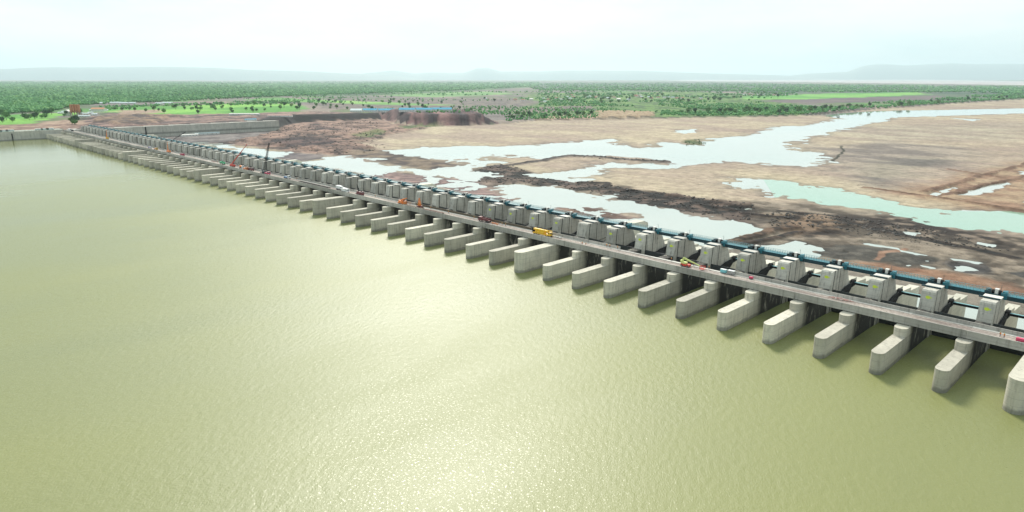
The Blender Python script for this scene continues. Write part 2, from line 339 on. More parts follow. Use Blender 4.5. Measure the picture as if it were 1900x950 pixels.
def terrain(x, y):
    n_ = len(x); r = np.hypot(x, y); ws = np.clip(r/1200, .5, 4)
    wx = (fbm(x, y, 60, 4, 11)-.5)*46*ws; wy = (fbm(x, y, 60, 4, 23)-.5)*46*ws
    fx_ = (fbm(x, y, 24, 4, 13)-.5)*52; fy_ = (fbm(x, y, 24, 4, 14)-.5)*52
    wx = wx+fx_*.9; wy = wy+fy_*.9
    X = x+wx*.55; Y = y+wy*.55; X2 = x+wx*.2; Y2 = y+wy*.2
    n1 = fbm(x, y, 220, 5, 31); n2 = fbm(x+y*.2, y, 25, 5, 41); n3 = fbm(x*1.0, y*1.0, 6, 4, 51)
    band = fbm(x*.35+y*.5, y*.9-x*.2, 40, 4, 61)
    C = rows_col(c(192, 170, 154), c(222, 204, 174), sstep(.30, .70, n1*.5+band*.5))
    Z = np.full(n_, -7.0)+(n1-.5)*.9+(n2-.5)*.35
    nq = fbm(x, y, 11, 4, 57); n2 = n2*.7+nq*.3; n2 = .5+(n2-.5)*1.25
    def zone(poly, c1, c2, soft=12, nz_=None, zz=None, zamp=0, X_=None, a=1.0):
        nonlocal C, Z
        d = sdist(poly, X if X_ is None else X_, Y if X_ is None else Y2, soft*2+2)
        f = sstep(-soft, soft, d)*a; s_ = np.nonzero(f > 0)[0]
        if len(s_) == 0: return
        nn = (n2 if nz_ is None else nz_)[s_]; cz = rows_col(c1, c2, sstep(.38, .62, nn)); ff = f[s_][:, None]
        C[s_] = C[s_]*(1-ff)+cz*ff
        if zz is not None: Z[s_] = Z[s_]*(1-f[s_])+(zz+zamp*(nn-.5)*2)*f[s_]
    # ripple ground in the broad sand, damp flats
    zone(G([(1464, 262), (1540, 275), (1640, 262), (1790, 275), (1815, 287), (1760, 305), (1680, 325), (1620, 352), (1598, 345), (1560, 310), (1520, 290)]), c(150, 138, 130), c(196, 180, 164), 45, band)
    zone(G([(1600, 300), (1700, 292), (1780, 300), (1700, 318), (1615, 345), (1585, 330)]), c(132, 124, 118), c(180, 168, 150), 25, band)
    zone(G([(1540, 235), (1900, 228), (1900, 262), (1560, 262)]), c(188, 170, 154), c(210, 196, 172), 60, band)
    zone(G([(1640, 360), (1900, 300), (1980, 320), (1980, 400), (1780, 388)]), c(176, 142, 118), c(200, 172, 142), 20, n2)
    # big brown ground below the green channel
    zone(G([(1350, 372), (1400, 374), (1500, 380), (1553, 386), (1645, 398), (1737, 415), (1774, 428), (1900, 442), (2300, 490), (2300, 700), (1900, 560), (1500, 470), (1344, 458), (1419, 433), (1400, 415)]), c(112, 100, 88), c(176, 160, 142), 14, n2*.6+nq*.4, -6.9, 1.1)
    zone(G([(1440, 388), (1560, 398), (1700, 410), (1760, 424), (1900, 448), (1900, 470), (1700, 440), (1560, 415), (1480, 402)]), c(56, 46, 42), c(160, 142, 126), 12, n2*.5+nq*.5, -6.3, 1.8)
    zone(G([(1420, 400), (1500, 400), (1600, 420), (1560, 440), (1480, 438), (1430, 425)]), c(50, 40, 36), c(158, 132, 110), 12, nq*.6+n2*.4, -6.0, 2.4)
    zone(G([(1560, 454), (1625, 458), (1700, 470), (1735, 490), (1660, 486), (1500, 474)]), c(88, 84, 78), c(112, 106, 98), 3, n3)
    zone(G([(1746, 486), (1830, 492), (1842, 504), (1800, 515), (1760, 504)]), c(84, 80, 78), c(108, 102, 100), 3, n3)
    zone(G([(1865, 508), (1960, 512), (1990, 540), (1900, 528)]), c(84, 82, 80), c(108, 104, 100), 3, n3)
    zone(G([(1480, 474), (1660, 490), (1800, 520), (1960, 560), (1900, 560), (1500, 482)]), c(150, 110, 88), c(176, 138, 112), 5, n2)
    # ridge of blasted rock
    zone(RIDGE, c(24, 19, 20), c(128, 108, 98), 9, nq*.5+n2*.5, -5.6, 4.2)
    # purple mud beside the barrage
    zone(G([(540, 301), (645, 319), (694, 325), (723, 319), (774, 324), (829, 329), (885, 338), (927, 346), (905, 352), (960, 372), (1037, 372), (1092, 382), (1187, 407), (1150, 425), (1000, 392), (850, 360), (700, 332)]), c(112, 92, 92), c(190, 158, 150), 8, n2, -7.93, 1.0)
    zone(G([(955, 362), (1040, 374), (1130, 392), (1180, 408), (1120, 405), (1010, 385)]), c(128, 96, 84), c(170, 140, 122), 8, n2, -7.85, .8)
    # pink-brown mound of the left bank
    zone(G([(372, 268), (420, 262), (470, 254), (515, 246), (560, 233), (635, 230), (715, 224), (735, 233), (800, 238), (740, 250), (690, 262), (675, 268), (692, 276), (727, 280), (747, 292), (700, 290), (640, 290), (597, 288), (530, 283), (475, 273), (420, 269)]), c(80, 64, 62), c(184, 150, 134), 12, n2*.6+n3*.4, -4.6, 4.0)
    zone(G([(500, 238), (560, 232), (700, 224), (735, 233), (735, 245), (650, 252), (540, 250)]), c(124, 98, 88), c(190, 156, 140), 18, n2, -1.5, 2.2)
    for q in ([(502, 262), (560, 256), (615, 262), (640, 268), (590, 275), (530, 273)], [(640, 276), (700, 280), (760, 290), (720, 296), (660, 288)], [(560, 222), (600, 240), (640, 246), (590, 248)]):
        zone(G(q), c(58, 46, 52), c(122, 96, 92), 16, n2)
    zone(G([(200, 240), (515, 238), (515, 246), (470, 256), (420, 264), (372, 268), (330, 266)]), c(120, 112, 112), c(160, 150, 146), 6, n2, -7.3, .5)
    zone(G([(480, 286), (530, 283), (600, 288), (600, 294), (560, 300), (530, 300)]), c(128, 118, 120), c(150, 138, 136), 6, n2, -7.6, .3)
    zone(G([(640, 284), (690, 276), (727, 281), (749, 290), (790, 291), (820, 299), (861, 305), (849, 313), (800, 315), (771, 313), (749, 308), (713, 306), (694, 299)]), c(98, 84, 82), c(158, 138, 118), 9, n2, -6.6, .8)
    for q in ([(655, 253), (700, 246), (725, 248), (690, 257), (655, 258)], [(735, 238), (790, 230), (815, 235), (760, 241), (740, 244)], [(1262, 262), (1300, 259), (1310, 268), (1270, 272)], [(1318, 258), (1340, 256), (1330, 262)]):
        zone(G(q), c(92, 112, 70), c(140, 140, 96), 8, n2)
    # causeway, dykes, trenches
    def line(pts, wd, c1, c2, zz=None, z=WZ):
        nonlocal C, Z
        d = ldist(G(pts, z), X2, Y2, wd*2.5); f = 1-sstep(wd*.5, wd*1.1, d); cz = rows_col(c1, c2, sstep(.35, .65, n3)); C = C*(1-f[:, None])+cz*f[:, None]
        if zz is not None: Z = Z*(1-f)+(zz+(n3-.5))*f
    # carve the water: shelving, broken shores
    nA = fbm(x, y, 34, 5, 95); nB = fbm(x, y, 9, 3, 96)
    for P in [WA, WC, WD, WF]+pools:
        big_ = P in (WA, WC, WD, WF); lim = 45 if big_ else 9; sl = .022 if big_ else .09
        d = sdist(P, x+wx*(.4 if big_ else .3), y+wy*(.4 if big_ else .3), lim)
        tgt = -8-d*sl+(((nA-.5)*1.5+(nB-.5)*.7) if big_ else ((nA-.5)*.8+(nB-.5)*1.6+.12))
        deep = sstep(12 if big_ else 3, 38 if big_ else 12, d); tgt = tgt*(1-deep)+(-9.6)*deep
        Z = np.where(d > -lim+.01, np.minimum(Z, tgt), Z)
    wet = 1-sstep(.02, .55, Z+8); C = C*(1-wet[:, None]*np.array([.34, .32, .28])[None, :])
    line([(905, 312), (950, 308), (1000, 300), (1037, 293), (1064, 290), (1110, 292), (1150, 297), (1200, 300), (1236, 301)], 9, c(52, 44, 46), c(110, 98, 96), -6.0)
    line([(1600, 350), (1700, 363), (1800, 378), (1900, 393), (1990, 405)], 5, c(120, 88, 72), c(160, 126, 104), -6.0)
    line([(1715, 357), (1780, 340), (1850, 320), (1920, 300)], 5, c(126, 96, 80), c(165, 132, 110), -6.0)
    line([(1755, 364), (1830, 344), (1920, 326)], 4, c(130, 98, 82), c(165, 132, 110), -6.2)
    line([(1760, 316), (1830, 326), (1900, 338)], 4, c(130, 98, 82), c(165, 132, 110), -6.2)
    line([(1565, 413), (1620, 425), (1700, 443), (1780, 460), (1880, 480)], 6, c(28, 22, 22), c(66, 54, 48), -6.9)
    line([(1350, 452), (1400, 440), (1440, 428), (1475, 424)], 6, c(60, 48, 42), c(130, 104, 86), -5.6)
    line([(1360, 458), (1420, 446), (1480, 432)], 4, c(40, 32, 30), c(90, 74, 64), -6.4)
    line([(1625, 482), (1640, 470), (1680, 462)], 2.5, c(170, 130, 108), c(186, 150, 126))
    line([(1560, 272), (1568, 282), (1545, 300)], 2.5, c(60, 60, 50), c(90, 85, 70))
    line([(1700, 355), (1600, 340), (1500, 378), (1420, 380), (1300, 366)], 0.1, c(120, 100, 90), c(130, 110, 90))
    for q, wd in (([(1080, 340), (1130, 341), (1125, 349)], 5), ([(1135, 352), (1180, 357), (1230, 368), (1280, 374), (1330, 380)], 5), ([(1290, 380), (1340, 388), (1360, 392)], 4), ([(1380, 398), (1430, 404), (1455, 406)], 5), ([(1440, 394), (1500, 400), (1540, 404)], 4)):
        line(q, wd, c(26, 20, 22), c(60, 48, 44), -6.2)
    # apron water along the barrage
    gs = (1-sstep(385, 415, y+wy*.2))*(x > WALLX)*.85; C = C*(1-gs[:, None])+rows_col(c(120, 112, 104), c(168, 160, 150), n2)*gs[:, None]
    strip = 1-sstep(366, 374, y+wy*.12); strip = strip*(x > WALLX)
    Z = Z*(1-strip)+(-10.5)*strip
    # the land beyond the bank
    d = sdist(LAND, x+wx*.12, y+wy*.12, 120.0)
    inl = d > -8
    i = np.nonzero(inl)[0]
    if len(i):
        xi = x[i]; yi = y[i]; di = d[i]; ri = r[i]
        lz = land_z(xi, yi)
        ca, sa = math.cos(.35), math.sin(.35); u = (xi*ca-yi*sa); v = (xi*sa+yi*ca)
        u = u+(fbm(xi, yi, 500, 3, 71)-.5)*260; v = v+(fbm(xi, yi, 500, 3, 72)-.5)*260
        sz = np.where(ri > 4500, 620., 260.); cu = np.floor(u/sz); cvv = np.floor(v/(sz*.45)); hh = hsh(cu, cvv, 5)
        f1_ = c(146, 136, 132); f2_ = c(126, 140, 100); f3_ = c(104, 158, 82); f4_ = c(170, 154, 142); f5_ = c(112, 126, 96)
        CL = np.select([hh[:, None] < .36, hh[:, None] < .56, hh[:, None] < .66, hh[:, None] < .82], [np.array(f1_)[None, :], np.array(f2_)[None, :], np.array(f3_)[None, :], np.array(f4_)[None, :]], np.array(f5_)[None, :])
        CL = np.array(CL)*(.86+.28*n2[i][:, None])
        LZ = lz+(n1[i]-.5)*1.5
        def lzone(pts, z, c1, c2, soft, nn=None, dz=None, a=1.):
            nonlocal CL, LZ
            dd = sdist(G(pts, z), xi+wx[i]*.8, yi+wy[i]*.8, soft*2+2); f = sstep(-soft, soft, dd)*a; nn = n1[i] if nn is None else nn
            CL = CL*(1-f[:, None])+rows_col(c1, c2, sstep(.38, .62, nn))*f[:, None]
            if dz is not None: LZ = LZ+dz*f*(.3+1.4*nn)
        NN = n2[i]
        # deep woods, meadows, bare ground
        lzone([(-400, 152), (0, 152), (480, 153), (1000, 153), (1000, 160), (850, 168), (700, 174), (550, 178), (450, 182), (300, 190), (150, 196), (100, 207), (0, 213), (-400, 220)], 6, c(66, 104, 66), c(104, 146, 82), 60)
        lzone([(970, 153), (1300, 153), (1950, 163), (1950, 182), (1700, 186), (1450, 172), (1200, 168), (1000, 166)], -3, c(74, 104, 84), c(112, 130, 104), 90, None)
        lzone([(1000, 172), (1300, 170), (1450, 180), (1500, 200), (1500, 213), (1220, 217), (1000, 218), (930, 208), (940, 190)], -3, c(84, 118, 66), c(128, 168, 86), 50, NN)
        lzone([(560, 184), (930, 178), (1010, 186), (935, 204), (780, 207), (600, 206)], 4, c(122, 112, 110), c(154, 142, 130), 40, NN)
        lzone([(150, 206), (230, 198), (330, 196), (430, 193), (545, 192), (572, 200), (560, 208), (450, 211), (360, 214), (250, 210)], 12, c(104, 178, 74), c(156, 222, 98), 16)
        lzone([(430, 186), (520, 184), (720, 186), (860, 190), (700, 192), (520, 190)], 8, c(122, 184, 92), c(160, 210, 110), 20)
        lzone([(700, 174), (900, 168), (960, 172), (800, 178)], 4, c(120, 172, 100), c(150, 196, 120), 40)
        lzone([(-300, 220), (0, 213), (80, 211), (180, 208), (120, 216), (70, 223), (40, 233), (-300, 250)], 12, c(104, 184, 76), c(150, 216, 96), 10)
        lzone([(1380, 179), (1560, 173), (1700, 171), (1722, 175), (1620, 180), (1500, 184), (1380, 184)], -3, c(112, 188, 84), c(150, 214, 104), 25)
        lzone([(1400, 187), (1560, 182), (1740, 177), (1770, 183), (1640, 188), (1500, 193)], -3, c(118, 106, 112), c(140, 124, 124), 25)
        lzone([(1000, 199), (1100, 196), (1110, 204), (1000, 210), (940, 207)], -3, c(120, 108, 104), c(150, 134, 124), 12)
        lzone([(-200, 240), (60, 229), (120, 222), (175, 224), (235, 229), (235, 240), (-200, 262)], 12, c(150, 118, 108), c(200, 170, 148), 8, NN)
        lzone([(165, 218), (200, 210), (330, 213), (430, 212), (600, 206), (710, 210), (735, 214), (715, 224), (515, 226), (235, 240), (150, 240)], 12, c(100, 84, 84), c(186, 152, 140), 10, NN, 1.5)
        lzone([(225, 204), (300, 204), (300, 209), (220, 212)], 12, c(190, 160, 140), c(208, 180, 156), 8, NN)
        lzone([(175, 222), (260, 214), (330, 218), (280, 232), (200, 234)], 12, c(92, 78, 78), c(180, 150, 126), 8, NN, 4.5)
        lzone([(990, 217), (1110, 211), (1110, 221), (1000, 224)], -3, c(196, 166, 140), c(214, 186, 160), 8, NN)
        lzone([(1109, 207), (1180, 207), (1214, 209), (1214, 221), (1109, 223)], -3, c(180, 152, 122), c(206, 180, 146), 3, n3[i], 4.0)
        # far sandy river reach
        lzone([(1222, 149.3), (1300, 147.9), (1500, 147.4), (1720, 147.4), (1900, 150.8), (2500, 154), (2500, 163), (1900, 158), (1700, 155.2), (1500, 152.6), (1300, 150.8)], -3, c(222, 208, 206), c(236, 228, 226), 30)
        # dark excavation cliff between the wall and the heap
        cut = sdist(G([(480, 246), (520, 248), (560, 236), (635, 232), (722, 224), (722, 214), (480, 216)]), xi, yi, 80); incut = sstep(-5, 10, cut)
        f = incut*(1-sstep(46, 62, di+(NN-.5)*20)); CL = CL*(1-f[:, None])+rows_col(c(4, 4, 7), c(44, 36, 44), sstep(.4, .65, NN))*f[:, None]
        # spoil heap with gullies
        H = G([(742, 230), (800, 232.5), (870, 232.5), (925, 229.5), (890, 218), (850, 216), (760, 216), (700, 219)], -6)
        hd = sdist(H, xi, yi, 60); along = xi*.55+yi*.83
        gul = np.abs(fbm(along+(NN-.5)*26, yi*0+3, 46, 4, 81)-.5)*4.2
        hz = np.clip(hd/34, 0, 1)**.9*24*(.8+.34*n1[i]*(hd < 60))*(.72+.28*sstep(.0, .5, gul+.3*np.clip(hd/40, 0, 1)))
        LZ = np.where(hd > 0, np.maximum(LZ*0-7+hz*1.0, np.where(hd > 40, 14, -7)), LZ)
        f = sstep(-4, 2, hd); CL = CL*(1-f[:, None])+rows_col(c(60, 46, 54), c(176, 134, 130), sstep(.2, .7, gul*.7+NN*.35))*f[:, None]
        e = sstep(-1, 9, di+(NN-.5)*8); e = e*(1-incut)+sstep(-2, 30, di)*incut; e = np.where((xi < WALLX+60)&(yi < 640), np.where((yi < 640), (xi < WALLX-14)*1.0, e), e)
        Z[i] = Z[i]*(1-e)+LZ*e
        dark = np.array(c(62, 58, 52)); edge = ((di < 14) & (yi > 1250))*.7; CL = CL*(1-edge[:, None])+dark*edge[:, None]
        fe = sstep(-4, 2, di)[:, None]; C[i] = C[i]*(1-fe)+CL*fe
    # reservoir bed upstream
    up = (x > WALLX)*(1-sstep(280, 286, y)); Z = Z*(1-up)+(-14)*up
    return Z, np.clip(C, .01, .9)

# polar sheet round the camera out to the horizon
th0 = 136.0
azs = np.concatenate([np.linspace(-180, -46, 24)[:-1], np.linspace(-46, 46, 1500), np.linspace(46, 180, 24)[1:-1]])
rr = [4., 60., 120.]+list(105*1262/np.arange(590, 12, -.8)*1.0)+list(105*1262/np.arange(12, 2.05, -.3))
rr = np.array(sorted(rr)); A, RR = np.meshgrid(np.radians(th0-azs), rr)
tx = (np.cos(A)*RR).ravel(); ty = (np.sin(A)*RR).ravel()
tz, tcol = terrain(tx, ty)
na = len(azs); nr = len(rr); ii = np.arange(nr-1)[:, None]*na; jj = np.arange(na)[None, :]; j2 = (jj+1) % na
F = np.stack([(ii+jj), (ii+na+jj), (ii+na+j2), (ii+j2)], -1).reshape(-1, 4)[:, ::-1]
vi = np.array([0]); 
Vt = np.stack([tx, ty, tz], 1)
ground = fast_mesh('ground', Vt, F, m_ter, tcol, True); tag(ground, 'river bed, banks and fields stretching to the horizon', kind='structure')

# reservoir and river surfaces
wb = MB(); wb.add([(WALLX, -6000, 0), (6000, -6000, 0), (6000, 291, 0), (WALLX, 291, 0)], [[0, 1, 2, 3]])
tag(wb.build('reservoir_water', m_water), 'murky green reservoir water held above the barrage', kind='structure')
wb = MB(); wb.add([(WALLX+3, 310, WZ), (3500, 310, WZ), (3500, 9000, WZ), (-2600, 9000, WZ), (-2600, 900, WZ), (WALLX+3, 900, WZ)], [[0, 1, 2, 3, 4, 5]])
tag(wb.build('river_water', m_river), 'shallow pale river channels between sand bars', kind='structure')

gc = G([(1412, 326), (1460, 330), (1620, 358), (1700, 376), (1790, 392), (1900, 392), (2300, 414), (2300, 490), (1900, 444), (1730, 420), (1550, 390), (1440, 370)])
wb = MB(); wb.add([(x_, y_, WZ+.05) for x_, y_ in gc], [list(range(len(gc)))]); tag(wb.build('green_channel_water', m_rivg), 'still green side channel between sand bars', kind='structure')
# hills on the horizon
def hills(name, px0, px1, prof, D, depth, seed, label):
    xs = np.linspace(px0, px1, 420); zz = np.interp(xs, [p_[0] for p_ in prof], [p_[1] for p_ in prof])
    V = []; nb = 14
    rays = np.array([(M @ np.array([x_-950., 330., -1262.])) for x_ in xs]); rays = rays[:, :2]/np.linalg.norm(rays[:, :2], axis=1)[:, None]
    fwd = (M @ np.array([0, 0, -1.]))[:2]; fwd /= np.linalg.norm(fwd); cosb = (rays*fwd).sum(1)
    for k in range(nb):
        t = k/(nb-1); s_ = math.sin(math.pi*min(1, t*1.15)**.8) if t < .87 else 0
        s_ = max(0, s_)
        d_ = (D+depth*(t-.4))/cosb
        h = (zz/1304*D)*s_
        h = h*(1+(.10*(fbm(rays[:, 0]*D, rays[:, 1]*D+k*300, 1200, 4, seed)-.5))*(s_ > 0))
        V.append(np.stack([rays[:, 0]*d_, rays[:, 1]*d_, h-10], 1))
    V = np.concatenate(V); n_ = len(xs); a_ = np.arange(nb-1)[:, None]*n_; b_ = np.arange(n_-1)[None, :]
    F_ = np.stack([a_+b_, a_+b_+1, a_+n_+b_+1, a_+n_+b_], -1).reshape(-1, 4)
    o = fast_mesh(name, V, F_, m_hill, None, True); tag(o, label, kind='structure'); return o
# heights given in photo pixels above the plain at that distance
k_ = lambda base: base
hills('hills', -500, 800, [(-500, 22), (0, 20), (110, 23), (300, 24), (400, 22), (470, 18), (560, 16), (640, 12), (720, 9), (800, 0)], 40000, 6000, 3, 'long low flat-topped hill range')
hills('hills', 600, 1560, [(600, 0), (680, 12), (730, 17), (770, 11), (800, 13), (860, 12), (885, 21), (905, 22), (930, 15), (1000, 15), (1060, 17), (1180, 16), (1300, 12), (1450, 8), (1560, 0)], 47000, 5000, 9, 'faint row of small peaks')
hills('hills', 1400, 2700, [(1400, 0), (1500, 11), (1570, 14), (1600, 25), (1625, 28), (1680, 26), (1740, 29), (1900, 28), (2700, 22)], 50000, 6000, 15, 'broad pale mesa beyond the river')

# ------------------------------------------------------------------ barrage
def pier_xs():
    xs = {}; kinds = {}
    X = -29.0; i = 0; xs[0] = X; kinds[0] = 2
    doubles = {0, 11, 22, 34, 46, 58}
    while i < 68:
        g = 19.15 if i < 22 else 19.45
        nd = (i in doubles) or (i+1 in doubles)
        if i >= 34: g = 19.3
        X -= g+(.7 if nd else 0); i += 1; xs[i] = X; kinds[i] = 2 if i in doubles else 1
    X = -29.0
    for i in (-1, -2, -3): X += 19.15+(.7 if i == -1 else 0); xs[i] = X; kinds[i] = 1
    return xs, kinds
XS, KD = pier_xs(); IDS = sorted(XS)
LM = {0: 'the tall rightmost pier', 11: 'the tall pier below the yellow truck', 22: 'the tall pier below the white trucks', 34: 'the tall pier below the green truck', 46: 'the tall pier below the orange crane', 58: 'the tall pier below the ochre crane'}
def where(i):
    if i < 0: return nth(-i)+' right of '+LM[0]
    d = max(k for k in LM if k <= i)
    return (nth(i-d)+' left of '+LM[d]) if i > d else None
def capsule(hw, y0, y1, nose=None, seg=14, back=False):
    nose = nose or hw*1.15; P = [(hw, y0+nose)]
    P = [(hw, y1), (-hw, y1)]+[(-hw*math.cos(math.pi*k/seg), y0+nose-nose*math.sin(math.pi*k/seg)) for k in range(seg+1)]
    return P[::-1][::-1]
def ccw(P):
    a = sum(P[i][0]*P[(i+1) % len(P)][1]-P[(i+1) % len(P)][0]*P[i][1] for i in range(len(P)))
    return P if a > 0 else P[::-1]
TAIL = [(303, -12), (343.2, -12), (343.2, 4.3), (330.2, 5.0), (330.2, 6.6), (318, 7.4), (318, 9.8), (303, 10.2)]
def make_pier(kind):
    r = empty('barrage_pier'); hw = 2.15 if kind == 1 else 3.1; ht = 7.7 if kind == 1 else 10.8
    a = MB(); a.prism_z(ccw(capsule(hw, 235.5, 287.0)), -13, ht)
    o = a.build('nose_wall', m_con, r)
    if kind == 1:
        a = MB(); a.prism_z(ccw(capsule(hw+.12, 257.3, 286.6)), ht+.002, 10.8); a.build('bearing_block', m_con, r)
    hw2 = hw+.25
    a = MB(); a.prism_x(ccw([(285.6, -12.5), (303.1, -12.5), (303.1, 3), (307.9, 9.6), (307.3, 11.2), (303.8, 17.5), (298.2, 17.9), (288.6, 18.3), (288.0, 17.7), (286.6, 10)]), -hw2, hw2); t = a.build('tower', m_tower, r)
    # recessed joints: dark strips standing 3 mm proud on the sides
    g = MB()
    for sx in (-1, 1):
        x0 = sx*(hw2+.004); x1 = sx*(hw2-.05)
        for (yt, yb, wd) in ((290.2, 288.2, .6), (296.4, 295.4, .42)):
            g.prism_x(ccw([(yt, 18.2 if yt < 294 else 17.9), (yt+wd, 18.18 if yt < 294 else 17.88), (yb+wd, -4), (yb, -4)]), min(x0, x1), max(x0, x1))
    g.build('joint', m_groove, t)
    a = MB(); 
    if kind == 1:
        a.prism_x(ccw([(p0+.01 if p0 == 303 else p0, p1) for p0, p1 in TAIL]), -hw, hw)
    else:
        a.prism_x(ccw([(303.11, -12), (347, -12), (347, 10.5), (343, 12.2), (312, 12.4), (307, 10.3), (303.11, 10.3)]), -hw, hw)
    a.build('tail_wall', m_tail, r)
    a = MB(); a.box(-hw2-.5, hw2+.5, 293.6, 297.2, 18.35, 18.75); a.build('cap_slab', m_pale, r)
    a = MB(); a.box(-hw2-1.6, hw2+.2, 293.0, 293.55, 18.2, 18.7); a.build('cap_beam', m_tealdk, r)
    # painted mark on the upstream face
    if kind == 1:
        a = MB(); k = 12
        zf = lambda zz: 286.6+(zz-10)*(288.0-286.6)/7.7-.03
        P = [(0.1+.85*math.cos(2*math.pi*q/k), 15.6+.62*math.sin(2*math.pi*q/k)) for q in range(k)]+[]
        vs = [(px_, zf(pz), pz) for px_, pz in P]; a.add(vs, [list(range(k))])
        P2 = [(1.0, 15.95), (1.55, 15.6), (1.0, 15.25)]; a.add([(px_, zf(pz)-.005, pz) for px_, pz in P2], [[0, 1, 2]])
        a.build('painted_mark', m_mark, r)
    for bx in (-1, 1):
        a = MB(); a.box(bx*hw*.5-.45, bx*hw*.5+.45, 262.9, 264.1, 10.802, 11.1); a.build('bearing', m_groove, r)
    return r
protoS = make_pier(1); protoD = make_pier(2); usedS = usedD = False
for i in IDS:
    if KD[i] == 1:
        o = protoS if not usedS else copy_tree(protoS); usedS = True
        tag(o, 'slim concrete pier, '+where(i), 'pier', 'slim stepped piers of the barrage')
    else:
        o = protoD if not usedD else copy_tree(protoD); usedD = True
        tag(o, {0: 'tall thick concrete pier cut off at the right edge', 11: 'tall thick concrete pier under the deck below the yellow crane truck', 22: 'tall thick concrete pier under the deck below the white trucks',
                34: 'tall thick concrete pier under the deck below the green truck', 46: 'tall thick concrete pier under the deck below the orange crane', 58: 'farthest of the tall thick concrete piers, below the small ochre crane'}[i], 'pier', 'tall thick piers with a long dividing wall')
    o.location = (XS[i], 0, 0)
    if i >= 16:
        for ch in list(o.children):
            if ch.name.startswith('painted_mark'): bpy.data.objects.remove(ch)

# radial gate of one bay (origin at the left pier centre)
def make_gate(g):
    r = empty('radial_gate'); x0 = 2.45; x1 = g-2.45; cy, cz, rad = 311., 8.6, 21.5
    P = []
    for k in range(13):
        t = R(176+k*2.9); P.append((cy+rad*math.cos(t), cz+rad*math.sin(t)))
    P2 = [(cy+(y-cy)*.975, cz+(z-cz)*.975) for y, z in P]
    a = MB(); a.prism_x(ccw(P+P2[::-1]), x0+.1, x1-.1); sk = a.build('skin_plate', m_gate, r)
    for sx in (x0+.55, x1-.55):
        a = MB()
        ends = [(290.6, 6.6), (291.2, 2.0), (292.6, -3.5)]
        for e in ends: a.tube((sx, cy, cz), (sx, e[0], e[1]), .42, 6)
        for q in (.3, .5, .7, .88):
            pts_ = [(cy+(e[0]-cy)*q, cz+(e[1]-cz)*q) for e in ends]; a.tube((sx, *pts_[0]), (sx, *pts_[2]), .22, 6)
        a.box(sx-.3, sx+.3, 303.6, 310, 3.0, 7.6) if False else None
        a.prism_x(ccw([(cy, cz+.7), (302.5, 8.6), (296, 6.5), (294.5, -1.5), (303.2, 1.6), (cy, cz-.9)]), sx-.22, sx+.22)
        a.build('gate_arm', m_black, r)
        a = MB(); a.tube((sx-.75, cy+.3, cz+.3), (sx+.75, cy+.3, cz+.3), 1.45, 14); a.box(sx-.55, sx+.55, 309.6, 311.2, 7.2, 8.5); a.build('trunnion_hub', m_black, r)
    a = MB(); a.box(x0+1.35, x1-1.35, 310.6, 311.7, 8.2, 9.1); bm_ = a.build('trunnion_beam', m_black, r)
    a = MB(); a.box(x0+1.35, x1-1.35, 310.58, 311.72, 9.104, 9.22); a.build('beam_flange', m_tealpale, bm_)
    return r
def make_walkway(g):
    r = empty('steel_walkway'); h = 2.6; x0 = h; x1 = g-h
    a = MB(); a.box(x0, x1, 299.6, 300.0, 17.0, 18.5); a.box(x0, x1, 302.6, 303.0, 17.0, 18.5)
    for k in range(6): q = x0+(x1-x0)*(k+.5)/6; a.box(q-.15, q+.15, 300.002, 302.598, 17.3, 17.7)
    a.build('girder', m_tealdk, r)
    a = MB(); a.box(x0, x1, 299.5, 303.1, 18.504, 18.66); a.build('floor_plate', m_teal, r)
    a = MB()
    for y in (299.7, 302.9):
        k = 12
        for q in range(k+1): xx = x0+.1+(x1-x0-.2)*q/k; a.box(xx-.05, xx+.05, y-.05, y+.05, 18.664, 19.75)
        a.box(x0, x1, y-.06, y+.06, 19.751, 19.85); a.box(x0, x1, y-.03, y+.03, 19.2, 19.26)
    a.build('railing', m_tealpale, r)
    return r
def make_hoist():
    r = empty('gate_hoist')
    a = MB(); a.box(-2.7, 2.7, 298.6, 303.9, 17.95, 18.55); a.build('platform', m_tealdk, r)
    for sx in (-1, 1):
        a = MB(); a.box(sx*2.6-.75, sx*2.6+.75, 300.2, 302.2, 18.6, 19.9, .15); a.tube((sx*2.6-.2, 302.3, 19.3), (sx*2.6-.2, 303.4, 19.3), .4, 10); a.box(sx*2.6-1.0, sx*2.6+1.0, 299.3, 299.9, 17.2, 19.5)
        a.build('gearbox', m_teal if sx > 0 else m_tealdk, r)
        a = MB(); a.tube((sx*1.5, 300.8, 19.3), (sx*.7, 300.8, 19.3), .75, 12); a.build('cable_drum', m_black, r)
    a = MB(); a.box(-.55, .55, 300.0, 301.6, 18.6, 20.35, .06); a.box(-.65, .65, 299.9, 301.7, 20.352, 20.45); a.build('control_cabinet', m_wallw, r)
    a = MB(); a.tube((.9, 302.8, 18.6), (.9, 302.8, 21.6), .06, 6); a.tube((.9, 302.8, 21.5), (.9, 301.9, 21.6), .05, 6); a.build('post', m_tealdk, r)
    return r
protos = {}
for a_, b_ in zip(IDS[:-1], IDS[1:]):
    xl = XS[b_]; g = XS[a_]-XS[b_]; key = round(g, 1)
    if key not in protos: protos[key] = (make_gate(g), make_walkway(g)); og, ow = protos[key]
    else: og = copy_tree(protos[key][0]); ow = copy_tree(protos[key][1])
    og.location = ow.location = (xl, 0, 0)
    wh = where(b_)
    pier_txt = ('the slim pier '+wh) if wh else LM[b_]
    tag(og, 'black radial gate, '+(wh if wh else 'right beside '+LM[b_]), 'gate', 'radial gates between the piers')
    tag(ow, 'teal railed steel walkway, '+(wh if wh else 'starting at '+LM[b_]), 'walkway', 'teal walkway spans along the tower tops')
hp = None
